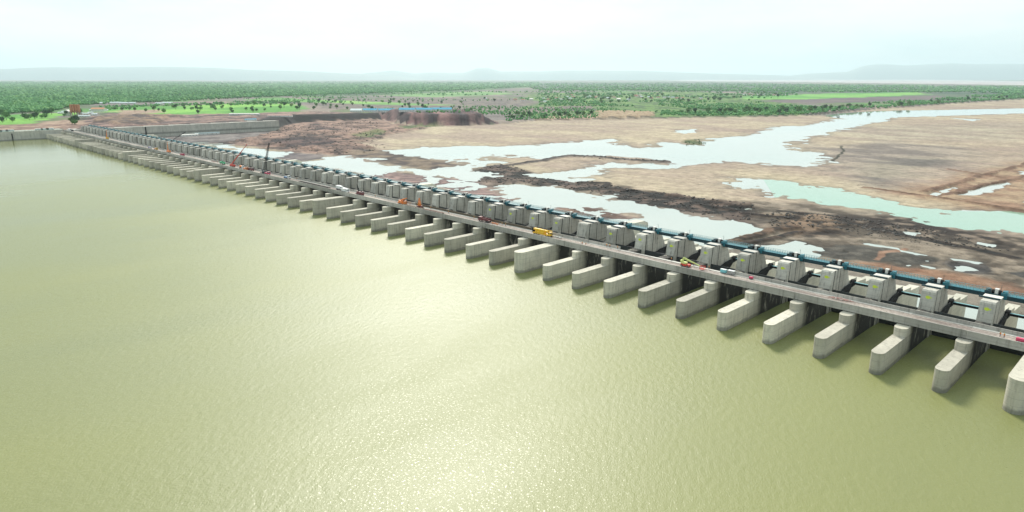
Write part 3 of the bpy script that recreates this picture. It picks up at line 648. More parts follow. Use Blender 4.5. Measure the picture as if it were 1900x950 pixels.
for i in IDS:
    o = hp if hp is None else copy_tree(hp)
    if o is None: o = hp = make_hoist()
    o.location = (XS[i], 0, 0); wh = where(i)
    tag(o, 'teal gate hoist on the tower '+(wh if wh else 'of '+LM[i]), 'hoist', 'gate hoists on the pier towers')

# bridge deck: one thing, one set of parts per span
bridge = empty('road_bridge', (0, 0, 0)); tag(bridge, 'long concrete road bridge running across all the piers', 'bridge')
pts = IDS
ends = [XS[i] for i in pts]+[-1352.0]
first = {}
for a_, b_ in zip(ends[:-1], ends[1:]):
    g = a_-b_; kk = round(g, 1); i = ends.index(a_)+pts[0]
    if kk not in first:
        s_ = MB()
        s_.box(.03, g-.03, 262.8, 271.6, 12.55, 12.98)
        for y in (263.3, 265.4, 267.4, 269.4, 271.0): s_.box(.25, g-.25, y-.28, y+.28, 11.12, 12.548)
        o1 = s_.build('deck_slab', m_deck, bridge)
        s_ = MB(); s_.box(.03, g-.03, 262.45, 262.797, 11.1, 13.95); s_.box(.03, g-.03, 262.36, 262.447, 12.3, 12.6); s_.box(.03, g-.03, 262.36, 262.447, 13.6, 13.8)
        for q in range(5): xx = g*(q+.5)/5; s_.box(xx-.06, xx+.06, 262.40, 262.447, 11.1, 12.2)
        o2 = s_.build('parapet', m_deck, bridge)
        s_ = MB(); s_.box(.001, g-.001, 262.8, 269.9, 12.984, 13.02); o3 = s_.build('road_surface', m_road, bridge)
        s_ = MB(); s_.box(.02, g-.02, 269.904, 271.2, 12.984, 13.2); o4 = s_.build('footpath', m_pale, bridge)
        s_ = MB(); s_.box(.02, g-.02, 271.203, 271.5, 12.3, 14.55)
        for q in range(4): xx = g*(q+.5)/4; s_.box(xx-.1, xx+.1, 271.1, 271.2, 13.21, 14.3)
        o5 = s_.build('parapet', m_deck, bridge)
        first[kk] = (o1, o2, o3, o4, o5); objs = first[kk]
    else:
        objs = []
        for q in first[kk]: n_ = q.copy(); col.objects.link(n_); objs.append(n_)
    for o in objs: o.location = (b_, 0, 0); o.parent = bridge
    if i in (6, 7, 8): bpy.data.objects.remove(objs[4])
    if i in (12, 13, 14, 15, 16, 17): objs[4].data = objs[4].data.copy(); objs[4].data.materials[0] = m_brownbeam; objs[4]['label'] = 'dark unfinished parapet with bare shuttering'

# abutment and guide walls
aw = empty('abutment_wall', (WALLX, 0, 0)); tag(aw, 'grey concrete guide wall holding the reservoir, topped by a green railing', 'wall')
a = MB()
for k in range(44):
    y1 = 262-k*15; a.box(-30, -.0 if k % 2 else -.05, y1-14.96, y1, -13, 14)
a.build('wall_panel', m_wall, aw)
a = MB()
for k in range(150): a.box(-.5, -.4, 262-k*4.4-.1, 262-k*4.4, 14, 15.3)
a.box(-.52, -.38, -398, 262, 15.301, 15.42); a.box(-.5, -.4, -398, 262, 14.5, 14.9); a.build('railing', paint('green_railing', (.05, .30, .22), .6), aw)
a = MB(); a.box(-.0, .6, 190, 191.5, -1, 11); a.build('buttress', m_groove, aw)
gw = empty('training_wall', (WALLX, 270, 0)); tag(gw, 'tall bare concrete training wall below the far end of the barrage', 'wall')
a = MB()
for k in range(19): y0 = 2+k*19.5; a.box(-30, .0 if k % 2 else -.06, y0, y0+19.4, -13, 12.6)
a.build('wall_panel', m_wall, gw)
a = MB(); a.box(-1.6, .15, 2, 372, 12.61, 13.0); a.build('coping', m_pale, gw)
a = MB(); a.box(.01, .7, 118, 120, -7, 12.0); a.build('ladder_shaft', m_black, gw)

# ------------------------------------------------------------------ vehicles
def wheels(r, xs, half, rad=.52, wd=.36):
    for x_ in xs:
        for sy in (-1, 1):
            a = MB(); y0 = sy*half; a.tube((x_, y0-wd/2, rad), (x_, y0+wd/2, rad), rad, 14); t = a.build('wheel', m_tyre, r)
            h = MB(); h.tube((x_, y0+sy*wd/2, rad), (x_, y0+sy*(wd/2+.03), rad), rad*.5, 10); h.build('rim', m_hub, t)
def cabin(r, x0, x1, hw, z0, z1, mat, front=1):
    a = MB(); s_ = .35*front
    P = [(x0, z0), (x1, z0), (x1, z0+(z1-z0)*.5), (x1-(s_ if front > 0 else 0), z1), (x0-(s_ if front < 0 else 0), z1), (x0, z0+(z1-z0)*.5)]
    a.prism_y(ccw(P), -hw, hw); cb = a.build('cab', mat, r)
    a = MB(); xf = x1 if front > 0 else x0; zm = z0+(z1-z0)*.52
    xe = xf-s_ if front > 0 else xf-s_
    a.add([(xf+.02*front, -hw*.86, zm), (xf+.02*front, hw*.86, zm), (xe+.05*front, hw*.86, z1-.12), (xe+.05*front, -hw*.86, z1-.12)], [[0, 1, 2, 3]])
    for sy in (-1, 1): a.add([(x0+.25, sy*(hw+.01), zm), (x1-.3, sy*(hw+.01), zm), (x1-.45, sy*(hw+.01), z1-.15), (x0+.25, sy*(hw+.01), z1-.15)], [[0, 1, 2, 3]])
    a.build('window', m_glass, cb)
    return cb
def truck(name, label, cat, loc, rz, Lg, body, m_cab, m_body, group=None, hw=1.2):
    r = empty(name, loc, rz); tag(r, label, cat, group)
    a = MB(); a.box(-Lg/2, Lg/2, -.5, .5, .7, 1.0); a.box(-Lg/2, -Lg/2+.15, -hw, hw, .55, .75); a.build('chassis', m_black, r)
    cabin(r, Lg/2-1.9, Lg/2, hw, .75, 2.85, m_cab)
    x0, x1 = -Lg/2, Lg/2-2.15
    a = MB()
    if body == 'dump':
        a.prism_y(ccw([(x0, 1.25), (x1, 1.05), (x1, 2.6), (x0+.3, 2.4)]), -hw, -hw+.12); a.prism_y(ccw([(x0, 1.25), (x1, 1.05), (x1, 2.6), (x0+.3, 2.4)]), hw-.12, hw)
        a.box(x0+.1, x1, -hw+.122, hw-.122, 1.15, 1.3); a.box(x1-.12, x1, -hw+.122, hw-.122, 1.302, 2.7)
        for q in range(5): xx = x0+.5+(x1-x0-.8)*q/4; a.box(xx-.06, xx+.06, -hw-.07, -hw-.002, 1.3, 2.4); a.box(xx-.06, xx+.06, hw+.002, hw+.07, 1.3, 2.4)
        a.build('tipper_body', m_body, r)
    elif body == 'tank':
        a.tube((x0+.1, 0, 1.95), (x1-.1, 0, 1.95), 1.0, 18); a.box(x0+.6, x1-.6, -.3, .3, 2.93, 3.1); a.box(x0+.4, x0+.7, -.9, .9, 1.0, 1.3); a.box(x1-.8, x1-.5, -.9, .9, 1.0, 1.3); a.build('tank', m_body, r)
    elif body == 'box':
        a.box(x0, x1, -hw, hw, 1.05, 3.2, .05); a.build('cargo_box', m_body, r)
        a = MB(); a.box(x0-.03, x0-.002, -hw*.85, hw*.85, 1.2, 3.0); a.build('rear_door', m_hub, r)
    elif body == 'mixer':
        a.tube((x0+.3, 0, 2.5), (x0+1.6, 0, 2.2), .7, 14, 1.15); a.tube((x0+1.6, 0, 2.2), (x1-.2, 0, 1.9), 1.15, 14, .7); a.box(x1-.3, x1, -.9, .9, 1.0, 2.3); a.build('mixer_drum', m_body, r)
    elif body == 'flat':
        a.box(x0, x1, -hw, hw, 1.02, 1.2); a.box(x1-.1, x1, -hw, hw, 1.202, 2.0); a.box(x0+.4, x1-.6, -.9, .1, 1.202, 1.9); a.build('flatbed', m_body, r)
    wheels(r, (Lg/2-1.2, -Lg/2+1.1, -Lg/2+2.4), hw-.2)
    return r
def bus(label, loc, rz, Lg=7.5, mat=None, group=None, cat='bus', name='parked_bus'):
    r = empty(name, loc, rz); tag(r, label, cat, group); a = MB()
    a.prism_y(ccw([(-Lg/2, .5), (Lg/2, .5), (Lg/2, 1.6), (Lg/2-.4, 3.0), (-Lg/2, 3.0)]), -1.15, 1.15); a.build('body', mat or m_white, r)
    a = MB()
    for sy in (-1, 1):
        nwin = int(Lg/1.2)
        for k in range(nwin): xx = -Lg/2+.4+k*(Lg-1.2)/nwin; a.box(xx, xx+(Lg-1.2)/nwin-.15, sy*1.155-.01, sy*1.155+.01, 1.75, 2.05)
    a.add([(Lg/2+.01, -1, 1.65), (Lg/2+.01, 1, 1.65), (Lg/2-.36, 1, 2.9), (Lg/2-.36, -1, 2.9)], [[0, 1, 2, 3]]); a.build('window', m_glass, r)
    wheels(r, (Lg/2-1.3, -Lg/2+1.4), 1.0, .45, .3); return r
def lattice(a, p, q, w0, w1, nseg):
    p = Vector(p); q = Vector(q); d = (q-p).normalized(); u = Vector((0, 0, 1)).cross(d); u = (u if u.length > .01 else Vector((1, 0, 0))).normalized(); v = d.cross(u)
    cs = []
    for k in range(nseg+1):
        t = k/nseg; w_ = (w0+(w1-w0)*t)/2; c0 = p+(q-p)*t; cs.append([c0+u*w_+v*w_, c0-u*w_+v*w_, c0-u*w_-v*w_, c0+u*w_-v*w_])
    for k in range(nseg):
        for j in range(4):
            a.tube(cs[k][j], cs[k+1][j], .13, 5); a.tube(cs[k][j], cs[k+1][(j+1) % 4], .08, 4)
    for j in range(4): a.tube(cs[-1][j], cs[-1][(j+1) % 4], .1, 4)
def crane(name, label, loc, rz, Lg, m_body, boom_to, m_boom, boom_kind='tele', tracks=False, cat='crane', lat_seg=10, bw=1.1):
    """carrier along local x; boom_to = tip in local coordinates"""
    r = empty(name, loc, rz); tag(r, label, cat)
    if tracks:
        for sy in (-1, 1):
            a = MB(); y0 = sy*1.5
            a.prism_y(ccw([(-Lg/2, .45), (-Lg/2+.4, .02), (Lg/2-.4, .02), (Lg/2, .45), (Lg/2-.35, 1.0), (-Lg/2+.35, 1.0)]), y0-.4, y0+.4); a.build('track', m_tyre, r)
        a = MB(); a.box(-1.4, 1.4, -1.098, 1.098, .5, 1.1); a.build('undercarriage', m_black, r)
        zt = 1.15
    else:
        a = MB(); a.box(-Lg/2, Lg/2, -1.25, 1.25, .85, 1.35, .1); a.box(-Lg/2+.6, -Lg/2+1.0, -1.5, 1.5, .6, .9); a.box(Lg/2-2.6, Lg/2-2.2, -1.5, 1.5, .6, .9); a.build('carrier', m_body, r)
        wheels(r, [Lg/2-1.2, Lg/2-2.9, -Lg/2+1.2, -Lg/2+2.7][:4], 1.05)
        cabin(r, Lg/2-1.6, Lg/2-.05, 1.2, 1.352, 2.7, m_body)
        zt = 1.4
    a = MB(); a.box(-Lg*.28, Lg*.14, -1.1, 1.1, zt, zt+1.1, .15); a.box(-Lg*.28-.8, -Lg*.28-.002, -1.25, 1.25, zt, zt+1.3, .1); up_ = a.build('upper_house', m_body, r)
    cabin(r, Lg*.02, Lg*.14, .5, zt+.3, zt+1.9, m_body) if False else None
    a = MB(); a.box(-.2, 1.3, .5, 1.2, zt+1.102, zt+2.1, .1); a.build('operator_cab', m_glass, r)
    base = (-Lg*.18, 0, zt+1.3); b_ = Vector(boom_to)
    a = MB()
    if boom_kind == 'tele':
        v = b_-Vector(base)
        a.tube(base, Vector(base)+v*.42, .55, 6); a.tube(Vector(base)+v*.36, Vector(base)+v*.72, .42, 6); a.tube(Vector(base)+v*.68, b_, .3, 6)
    else:
        lattice(a, base, boom_to, bw, bw*.6, lat_seg)
    bo = a.build('boom', m_boom, r)
    a = MB(); a.tube(b_, b_-Vector((0, 0, min(3.0, max(.5, b_.z-2)))), .05, 4); hz_ = b_.z-min(3.0, max(.5, b_.z-2)); a.box(b_.x-.25, b_.x+.25, -.2+b_.y, .2+b_.y, hz_-.5, hz_); a.build('hook_block', m_black, bo)
    return r
DZ = 13.02
PI = math.pi
def on(px, py, yclamp=None):
    x_, y_, z_ = at(px, py, DZ); return (x_, min(268.6, max(264.0, y_)) if yclamp is None else yclamp, DZ)
def local_tip(loc, rz, px, py, dist_y=None):
    """boom tip that shows at (px,py), taken in the vertical plane through the machine at world Y"""
    r_ = M @ np.array([px-950., 475.-py, -1262.]); t = (dist_y or loc[1])/r_[1]; p_ = Vector((r_[0]*t, r_[1]*t, CAMZ+r_[2]*t)) - Vector(loc)
    return Matrix.Rotation(-rz, 3, 'Z') @ p_
# yellow crane truck, boom stowed on top
L1 = on(1007, 437, 266.2)
yc = crane('crane_truck', 'large yellow crane truck with its boom lying along the roof on the bridge deck', L1, 0, 13.2, m_yel, (7.2, 0, 3.6), m_yel, cat='crane truck')
a = MB(); a.box(-6.4, 4.6, -.75, .75, 2.55, 3.45, .2); a.build('boom_housing', m_yel, yc)
a = MB(); a.box(-7.2, -6.5, -.9, .9, 1.2, 3.6, .1); a.build('hook_frame', m_black, yc)
truck('dump_truck', 'dark maroon dump truck standing by the far parapet of the bridge', 'truck', on(902, 411, 268.0), PI, 9.5, 'dump', m_maroon, m_maroon)
L2 = on(668, 362, 266.2)
crane('mobile_crane', 'dark red crane with a short raised boom just right of the white trucks', L2, 0, 8, m_maroon, (-3.5, 0, 7.5), m_black)
crane('mobile_crane', 'orange crane crouched left of the orange upright rig on the deck', on(741, 380, 266.5), 0, 8, m_orange, (5.5, 0, 5.0), m_orange)
L3 = on(777, 386, 267.0); rg = empty('drilling_rig', L3); tag(rg, 'orange upright rig on a red base at the end of the brown beams', 'rig')
a = MB(); a.box(-1.9, 1.9, -1.2, 1.2, .5, 1.6, .1); a.build('base_frame', m_maroon, rg)
a = MB(); lattice(a, (0, 0, 1.6), (0, 0, 6.6), 1.6, .5, 5); a.box(-.8, .8, -.7, .7, 1.602, 4.0, .1); a.build('mast', m_orange, rg)
for sy in (-1, 1):
    a = MB(); a.box(-2.2, 2.2, sy*1.5-.25, sy*1.5+.25, 0, .9, .1); a.build('track', m_tyre, rg)
truck('box_truck', 'white box truck nearer the far parapet, one of two side by side', 'truck', on(640, 351, 268.3), 0, 8, 'box', m_white, m_white)
truck('box_truck', 'white box truck nearer the water, one of two side by side', 'truck', on(641, 357, 264.9), 0, 8, 'box', m_white, m_white)
L4 = on(491, 322, 266.5)
crane('lattice_crane', 'dark green crane with a tall nearly upright black lattice boom', L4, PI, 7, m_tealdk, local_tip(L4, PI, 499, 266), m_black, 'lattice', True, lat_seg=14, bw=1.5)
truck('tipper_truck', 'bright crimson truck parked right beside the tall black boom', 'truck', on(507, 323, 265.8), 0, 8, 'flat', m_mag, m_mag)
L5 = on(436, 309, 266.5)
crane('mobile_crane', 'red crane with a long red boom leaning up to the right', L5, 0, 8, m_red, local_tip(L5, 0, 458, 268), m_red)
truck('tipper_truck', 'green truck parked just left of the red crane', 'truck', on(424, 304, 267), PI, 9, 'dump', m_green, m_green)
truck('mixer_truck', 'white and orange mixer truck right of the red crane', 'truck', on(450, 313, 266.5), 0, 8, 'mixer', m_white, m_orange)
truck('flatbed_truck', 'orange flatbed truck between the mixer and the dark violet truck', 'truck', on(461, 315, 265.5), 0, 7, 'flat', m_orange, m_orange)
truck('tipper_truck', 'dark violet truck left of the tall black boom', 'truck', on(472, 316, 267.2), 0, 8, 'dump', m_maroon, m_maroon)
truck('flatbed_truck', 'white and blue flatbed truck on the deck with a blue load', 'truck', on(539, 331, 266.8), 0, 9, 'flat', m_white, m_blue)
L6 = on(314, 283, 266.5)
crane('mobile_crane', 'orange crane with short raised boom above the fourth tall pier from the right', L6, 0, 8, m_orange, (-1, 0, 12), m_orange)
truck('tipper_truck', 'small crimson truck right of the far orange crane', 'truck', on(338, 289, 266), 0, 8, 'dump', m_mag, m_mag)
truck('flatbed_truck', 'small ochre flatbed on the deck left of the far orange crane', 'truck', on(292, 278, 266), 0, 8, 'flat', m_yel, m_orange)
truck('flatbed_truck', 'small violet and white flatbed next to the ochre one', 'truck', on(281, 275.5, 266), 0, 8, 'flat', m_white, m_violet)
L7 = on(209, 257.5, 266)
crane('mobile_crane', 'small ochre crane with raised boom farthest away on the deck', L7, 0, 8, m_yel, (2.0, 0, 13), m_orange)
LC = at(320, 263, -7.4)
crane('lattice_crane', 'black crane below the barrage whose slanting boom rises above the walkway', LC, 0, 7, m_black, local_tip(LC, 0, 344, 245), m_black, 'lattice', True, lat_seg=12)
bus('white bus at the far end of the bridge where it meets the wall', on(128, 242.5, 266.5), 0, 12, None, None, 'bus', 'parked_bus')
truck('tipper_truck', 'dark truck just right of the white bus at the far end of the bridge', 'truck', on(136, 243.5, 266), 0, 7, 'dump', m_black, m_black)
for px_, py_, lb in ((5, 248, 'leftmost of the three left white buses on the guide wall'), (17, 247.6, 'middle one of the three left white buses on the guide wall'), (29, 247.2, 'rightmost of the three left white buses on the guide wall'),
                     (78, 243.2, 'leftmost of the three right white buses on the guide wall'), (89, 242.6, 'middle one of the three right white buses on the guide wall'), (98, 242.2, 'rightmost of the three right white buses on the guide wall')):
    p_ = at(px_, py_, 14); bus(lb, (WALLX-3.2, p_[1], 14.02), PI/2, 11, None, 'white buses parked along the guide wall')

# boom lift with lime arm, its basket further right
L9 = on(1277, 493, 267.2); bl = empty('boom_lift', L9); tag(bl, 'red boom lift with a long lime arm reaching down to the right over the footpath', 'boom lift')
a = MB(); a.box(-2.2, 2.2, -1.1, 1.1, .55, 1.35, .15); a.build('chassis', m_red, bl); wheels(bl, (-1.5, 1.5), 1.05, .5, .4)
a = MB(); a.box(-2.3, .6, -.8, .8, 1.4, 2.2, .1); a.box(-2.5, -1.6, -.9, .9, 2.21, 2.9, .1); a.build('turntable', m_lime, bl)
a = MB(); a.tube((-1.9, 0, 2.6), (-1.2, 0, 4.2), .3, 6); a.tube((-1.4, 0, 4.2), (7.5, 0, 1.7), .26, 6); a.tube((-1.4, 0, 3.6), (3.5, 0, 2.5), .2, 6); a.build('arm', m_lime, bl)
a = MB(); 
for xx in (7.6, 9.6):
    for yy in (-.8, .8): a.box(xx-.05, xx+.05, yy-.05, yy+.05, .7, 2.0)
for zz in (.7, 1.35, 2.0): a.box(7.55, 9.65, -.85, -.75, zz-.04, zz+.04); a.box(7.55, 9.65, .75, .85, zz-.04, zz+.04); a.box(7.55, 7.65, -.74, .74, zz-.04, zz+.04); a.box(9.55, 9.65, -.74, .74, zz-.04, zz+.04)
a.box(7.6, 9.6, -.74, .74, .55, .655); a.build('basket', m_red, bl)
# site clutter
def crate_obj(name, label, cat, loc, dims, mat, lid=None, group=None, rz=0):
    r = empty(name, loc, rz); tag(r, label, cat, group); lx, ly, lz = dims
    a = MB(); a.box(-lx/2, lx/2, -ly/2, ly/2, .15, lz, .08); a.build('body', mat, r)
    a = MB()
    for k in range(4): xx = -lx/2+.2+(lx-.4)*k/3; a.box(xx-.08, xx+.08, -ly/2-.04, ly/2+.04, 0, .148)
    a.build('skid', m_black, r)
    if lid: a = MB(); a.box(-lx/2-.05, lx/2+.05, -ly/2-.05, ly/2+.05, lz+.002, lz+.14); a.build('lid', lid, r)
    return r
crate_obj('generator', 'cyan box generator on the footpath beside the pale water tank', 'generator', on(1345, 505.5, 270.0)[:2]+(13.2,), (2.6, 1.3, 1.5), m_cyan, m_white)
crate_obj('water_tank', 'pale grey water tank on the footpath beside the cyan generator', 'tank', on(1359, 508.6, 270.2)[:2]+(13.2,), (3.0, 1.4, 1.6), m_hub, m_white)
crate_obj('tool_box', 'small dull red tool box on the footpath right of the water tank', 'box', on(1393, 518, 270.0)[:2]+(13.2,), (1.6, .9, .9), m_mag)
crate_obj('tool_box', 'crimson box at the right end of the visible deck', 'box', on(1899, 626, 266.5), (2.4, 1.4, 1.1), m_mag)
def beam_stack(label, x0, x1, y0, nb, mat, group, spacing=.7, h=1.1):
    r = empty('steel_beam_stack', (x0, y0, DZ)); tag(r, label, 'beams', group)
    for k in range(nb):
        a = MB(); y = k*spacing; a.box(0, x1-x0, y-.25, y+.25, .1, .2); a.box(0, x1-x0, y-.06, y+.06, .202, h-.102); a.box(0, x1-x0, y-.25, y+.25, h-.1, h); a.build('beam', mat, r)
    a = MB()
    for k in range(5): xx = (x1-x0)*k/4.2; a.box(xx, xx+.25, -.4, nb*spacing, .0, .098)
    a.build('bearer', m_brownbeam, r); return r
xa = on(748, 382)[0]; xb = on(784, 391)[0]; xc = on(817, 399)[0]
beam_stack('olive brown steel beams lying between the orange rig and the water edge', xa, xb-1, 263.3, 3, m_brownbeam, None)
beam_stack('dark rusty steel beams lying right of the orange rig', xb+1, xc, 263.3, 3, m_rust, None)
fx0 = on(552, 338)[0]; fx1 = on(604, 351)[0]; fr_ = empty('ladder_frame', (fx0, 264.0, DZ)); tag(fr_, 'long low dark steel ladder frame lying on the deck left of the white trucks', 'frame')
a = MB(); Lf = fx1-fx0
for y in (0, 2.2): a.box(0, Lf, y-.12, y+.12, .3, .8)
a.build('rail', m_black, fr_); a = MB()
for k in range(int(Lf/2.2)): a.box(k*2.2, k*2.2+.25, .122, 2.078, .35, .6)
a.build('rung', m_black, fr_)
random.seed(5)
piles = [(1562, 556, 'pale red heap of reinforcing rods on the footpath right of the boom lift'), (930, 412, 'orange rubble and rods behind the maroon dump truck'), (688, 357, 'pink heap of rods right of the dark red crane'), (398, 300, 'pale pink heap of rods left of the green truck'), (266, 273, 'pale heap of rods left of the violet flatbed'), (1034, 440, 'small white heap of sacks right of the yellow crane truck')]
for px_, py_, lb in piles:
    p_ = on(px_, py_, 268.6); r = empty('rod_pile', p_); tag(r, lb, 'pile', 'heaps of rods and rubble on the bridge deck'); a = MB()
    for k in range(34):
        cx_, cy_ = random.uniform(-4, 4), random.uniform(-.8, .8); an = random.gauss(0, .35); ln = random.uniform(.8, 3); zz = .1+random.random()*.6*(1-abs(cx_)/5)
        a.tube((cx_-ln*math.cos(an)/2, cy_-ln*math.sin(an)/2, zz), (cx_+ln*math.cos(an)/2, cy_+ln*math.sin(an)/2, zz+random.uniform(-.05, .3)), .07, 5)
    a.build('rods', m_wallw if 'white' in lb or 'pale heap' in lb else (m_wallp if 'p' == lb[0] else m_orange), r)
    a = MB()
    for k in range(12): cx_, cy_ = random.uniform(-3, 3), random.uniform(-.9, .9); s_ = random.uniform(.15, .4); a.box(cx_-s_, cx_+s_, cy_-s_, cy_+s_, 0, s_*1.4, s_*.3)
    a.build('rubble', m_pale, r)
# people: skinned figure, standing; clothing as children
def person_mesh():
    J = [(0, 0, .95), (0, 0, 1.2), (0, 0, 1.42), (0, 0, 1.52), (0, .0, 1.66), (.09, 0, .9), (.11, .03, .5), (.12, 0, .07), (.12, .14, .04), (-.09, 0, .9), (-.12, -.06, .5), (-.14, -.02, .07), (-.14, .12, .04), (.19, 0, 1.4), (.26, -.02, 1.13), (.26, .12, .92), (-.19, 0, 1.4), (-.27, 0, 1.13), (-.25, .14, .95)]
    E_ = [(0, 1), (1, 2), (2, 3), (3, 4), (0, 5), (5, 6), (6, 7), (7, 8), (0, 9), (9, 10), (10, 11), (11, 12), (2, 13), (13, 14), (14, 15), (2, 16), (16, 17), (17, 18)]
    Rd = [.15, .14, .16, .06, .11, .1, .07, .05, .05, .1, .07, .05, .05, .07, .05, .04, .07, .05, .04]
    me = bpy.data.meshes.new('person'); me.from_pydata(J, E_, []); o = bpy.data.objects.new('person', me); col.objects.link(o)
    md = o.modifiers.new('skin', 'SKIN'); o.modifiers.new('sub', 'SUBSURF').levels = 1
    for i_, r_ in enumerate(Rd): me.skin_vertices[0].data[i_].radius = (r_, r_*.8)
    me.skin_vertices[0].data[0].use_root = True
    bpy.context.view_layer.update()
    dg = bpy.context.evaluated_depsgraph_get(); m2 = bpy.data.meshes.new_from_object(o.evaluated_get(dg)); bpy.data.objects.remove(o); m2.materials.clear(); m2.materials.append(m_cloth); return m2
pm = person_mesh()
pp = bpy.data.objects.new('person', pm); col.objects.link(pp)
a = MB(); a.prism_z([(.21, -.14), (.21, .15), (-.21, .15), (-.21, -.14)], .98, 1.42); a.build('vest', m_vest, pp)
a = MB(); a.tube((0, 0, 1.70), (0, 0, 1.80), .13, 10, .07); a.tube((0, .03, 1.685), (0, .03, 1.70), .15, 10); a.build('helmet', m_helmet, pp)
pplist = [(1853, 627, 266.5, 'worker in an orange vest, left one of two near the right end of the deck'), (1861, 629, 266.0, 'worker in an orange vest, right one of two near the right end of the deck'), (1264, 479, 270.5, 'worker on the footpath just left of the boom lift'),
          (1298, 490, 270.5, 'worker on the footpath between the boom lift and its basket'), (1321, 498, 270.5, 'worker on the footpath right of the lift basket'), (882, 406, 268.8, 'worker standing left of the maroon dump truck'),
          (913, 418, 265, 'worker on the road just right of the maroon dump truck'), (923, 420, 264.5, 'worker on the road, the second one right of the maroon truck'), (941, 416, 268.8, 'worker by the far parapet, right of the orange rubble'),
          (946, 418, 268.5, 'worker by the far parapet, rightmost of the rubble gang'), (1073, 456, 265.5, 'worker in the road, left one of a pair right of the yellow crane truck'), (1079, 458, 265.2, 'worker in the road, right one of a pair right of the yellow crane truck'),
          (1128, 458, 270.5, 'worker on the footpath where the parapet starts again, left one'), (1133, 459.5, 270.5, 'worker on the footpath where the parapet starts again, right one'), (1146, 463, 270.5, 'worker alone on the footpath with the new parapet behind'),
          (755, 378, 269, 'worker between the orange crane and the upright rig'), (762, 380, 269, 'worker just left of the upright rig'), (803, 388, 269, 'worker on the road right of the upright rig'), (837, 395, 269, 'worker halfway between the upright rig and the maroon truck'),
          (704, 365, 269, 'worker left of the orange crane'), (567, 332, 269.5, 'worker above the ladder frame'), (401, 299, 269, 'worker left of the green truck'), (412, 301, 269, 'worker right next to the green truck')]
for k, (px_, py_, yy, lb) in enumerate(pplist):
    o = pp if k == 0 else copy_tree(pp); p_ = at(px_, py_, DZ); o.location = (p_[0], yy, 13.2 if yy > 269.9 else DZ); o.rotation_euler = (0, 0, random.uniform(0, 6)); tag(o, lb, 'person', 'workers on the bridge deck')

# ------------------------------------------------------------------ buildings
def tzs(x_, y_):
    z_, _ = terrain(np.array([float(x_)]), np.array([float(y_)])); return float(z_[0])
def gpt(px, py):
    z_ = 10 if px < 900 else -3
    for _ in range(4): p_ = at(px, py, z_); z_ = tzs(p_[0], p_[1])
    return (p_[0], p_[1], z_)
def house(name, label, cat, loc, rz, L_, W_, H_, rh, m_w, m_r, group=None, doors=1, wins=3):
    r = empty(name, loc, rz); tag(r, label, cat, group)
    a = MB(); a.prism_x(ccw([(-W_/2, -.5), (W_/2, -.5), (W_/2, H_), (0, H_+rh), (-W_/2, H_)]), -L_/2, L_/2); a.build('wall', m_w, r)
    a = MB(); e = .5; zz = H_-e*rh/(W_/2)
    for s_ in (-1, 1):
        P = [(0, H_+rh+.06), (s_*(W_/2+e), zz+.06), (s_*(W_/2+e), zz+.18), (0, H_+rh+.2)]
        a.prism_x(ccw(P), -L_/2-e, L_/2+e)
    a.build('roof', m_r, r)
    if wins:
        a = MB()
        for s_ in (-1, 1):
            for k in range(wins): xx = -L_/2+L_*(k+.75)/(wins+.5); a.box(xx-.5, xx+.5, s_*(W_/2+.02)-.02, s_*(W_/2+.02)+.02, 1.1, 2.2)
        a.build('window', m_glass, r)
    return r
CA = R(46)    # direction parallel to the picture's far rows
for k, (x0, x1, y) in enumerate([(186, 197, 193), (207, 223, 192.5), (226, 238, 193), (241, 252, 193), (290, 300, 194), (303, 320, 192.8)]):
    p_ = gpt((x0+x1)/2, y); d_ = math.hypot(p_[0], p_[1]); Lh = (x1-x0)*d_/1262
    house('long_shed', nth(k+1)+' from the left of the long pale sheds at the forest edge', 'shed', p_, CA, Lh, 14, 4, 2.5, m_wallw, m_roofwhite, 'long pale sheds at the forest edge', wins=6)
for k, (x0, x1, y, mt, lb) in enumerate([(652, 672, 209, m_roofwhite, 'leftmost of the camp sheds behind the spoil heap, white roofed'), (674, 700, 208.5, m_roofblue, 'pale blue shed, second from the left behind the dark cutting'), (702, 733, 209, m_roofblue, 'pale blue shed, third from the left behind the dark cutting'), (742, 770, 208, m_roofblue, 'pale blue shed above the left shoulder of the spoil heap'), (772, 802, 207.6, m_roofblue, 'pale blue shed above the middle of the spoil heap'), (803, 838, 207.2, m_roofblue, 'rightmost pale blue shed above the spoil heap')]):
    p_ = gpt((x0+x1)/2, y-1); d_ = math.hypot(p_[0], p_[1]); Lh = (x1-x0)*d_/1262
    house('long_shed', lb, 'shed', p_, CA, Lh, 24, 5, 4, m_wallw, mt, 'camp sheds behind the spoil heap', wins=6)
for k, (x0, x1, y, mt, lb) in enumerate([(363, 401, 229, m_roofwhite, 'long white cabin just behind the training wall'), (336, 362, 231, m_wallw, 'low white cabin left of the long white cabin behind the training wall'), (430, 478, 213.5, m_wallw, 'long cream hut at the edge of the bright green meadow'), (500, 540, 216.5, m_wallp, 'long pale pink hut above the dark cutting'), (455, 474, 225, m_roofblue, 'small pale blue cabin behind the right part of the training wall'), (205, 222, 237, m_blue, 'blue roofed shed behind the far end of the towers'), (248, 262, 233, m_roofwhite, 'small white cabin at the left end of the training wall')]):
    p_ = gpt((x0+x1)/2, y); d_ = math.hypot(p_[0], p_[1]); Lh = (x1-x0)*d_/1262
    house('site_cabin', lb, 'cabin', p_, R(90) if y > 220 else CA, Lh*1.05, 7, 3.0, 1.0, m_wallw, mt, 'site cabins around the training wall', wins=5)
bp_ = gpt(141, 214); bp = empty('batching_plant', bp_, CA); tag(bp, 'tall orange concrete batching plant rising from the trees', 'plant')
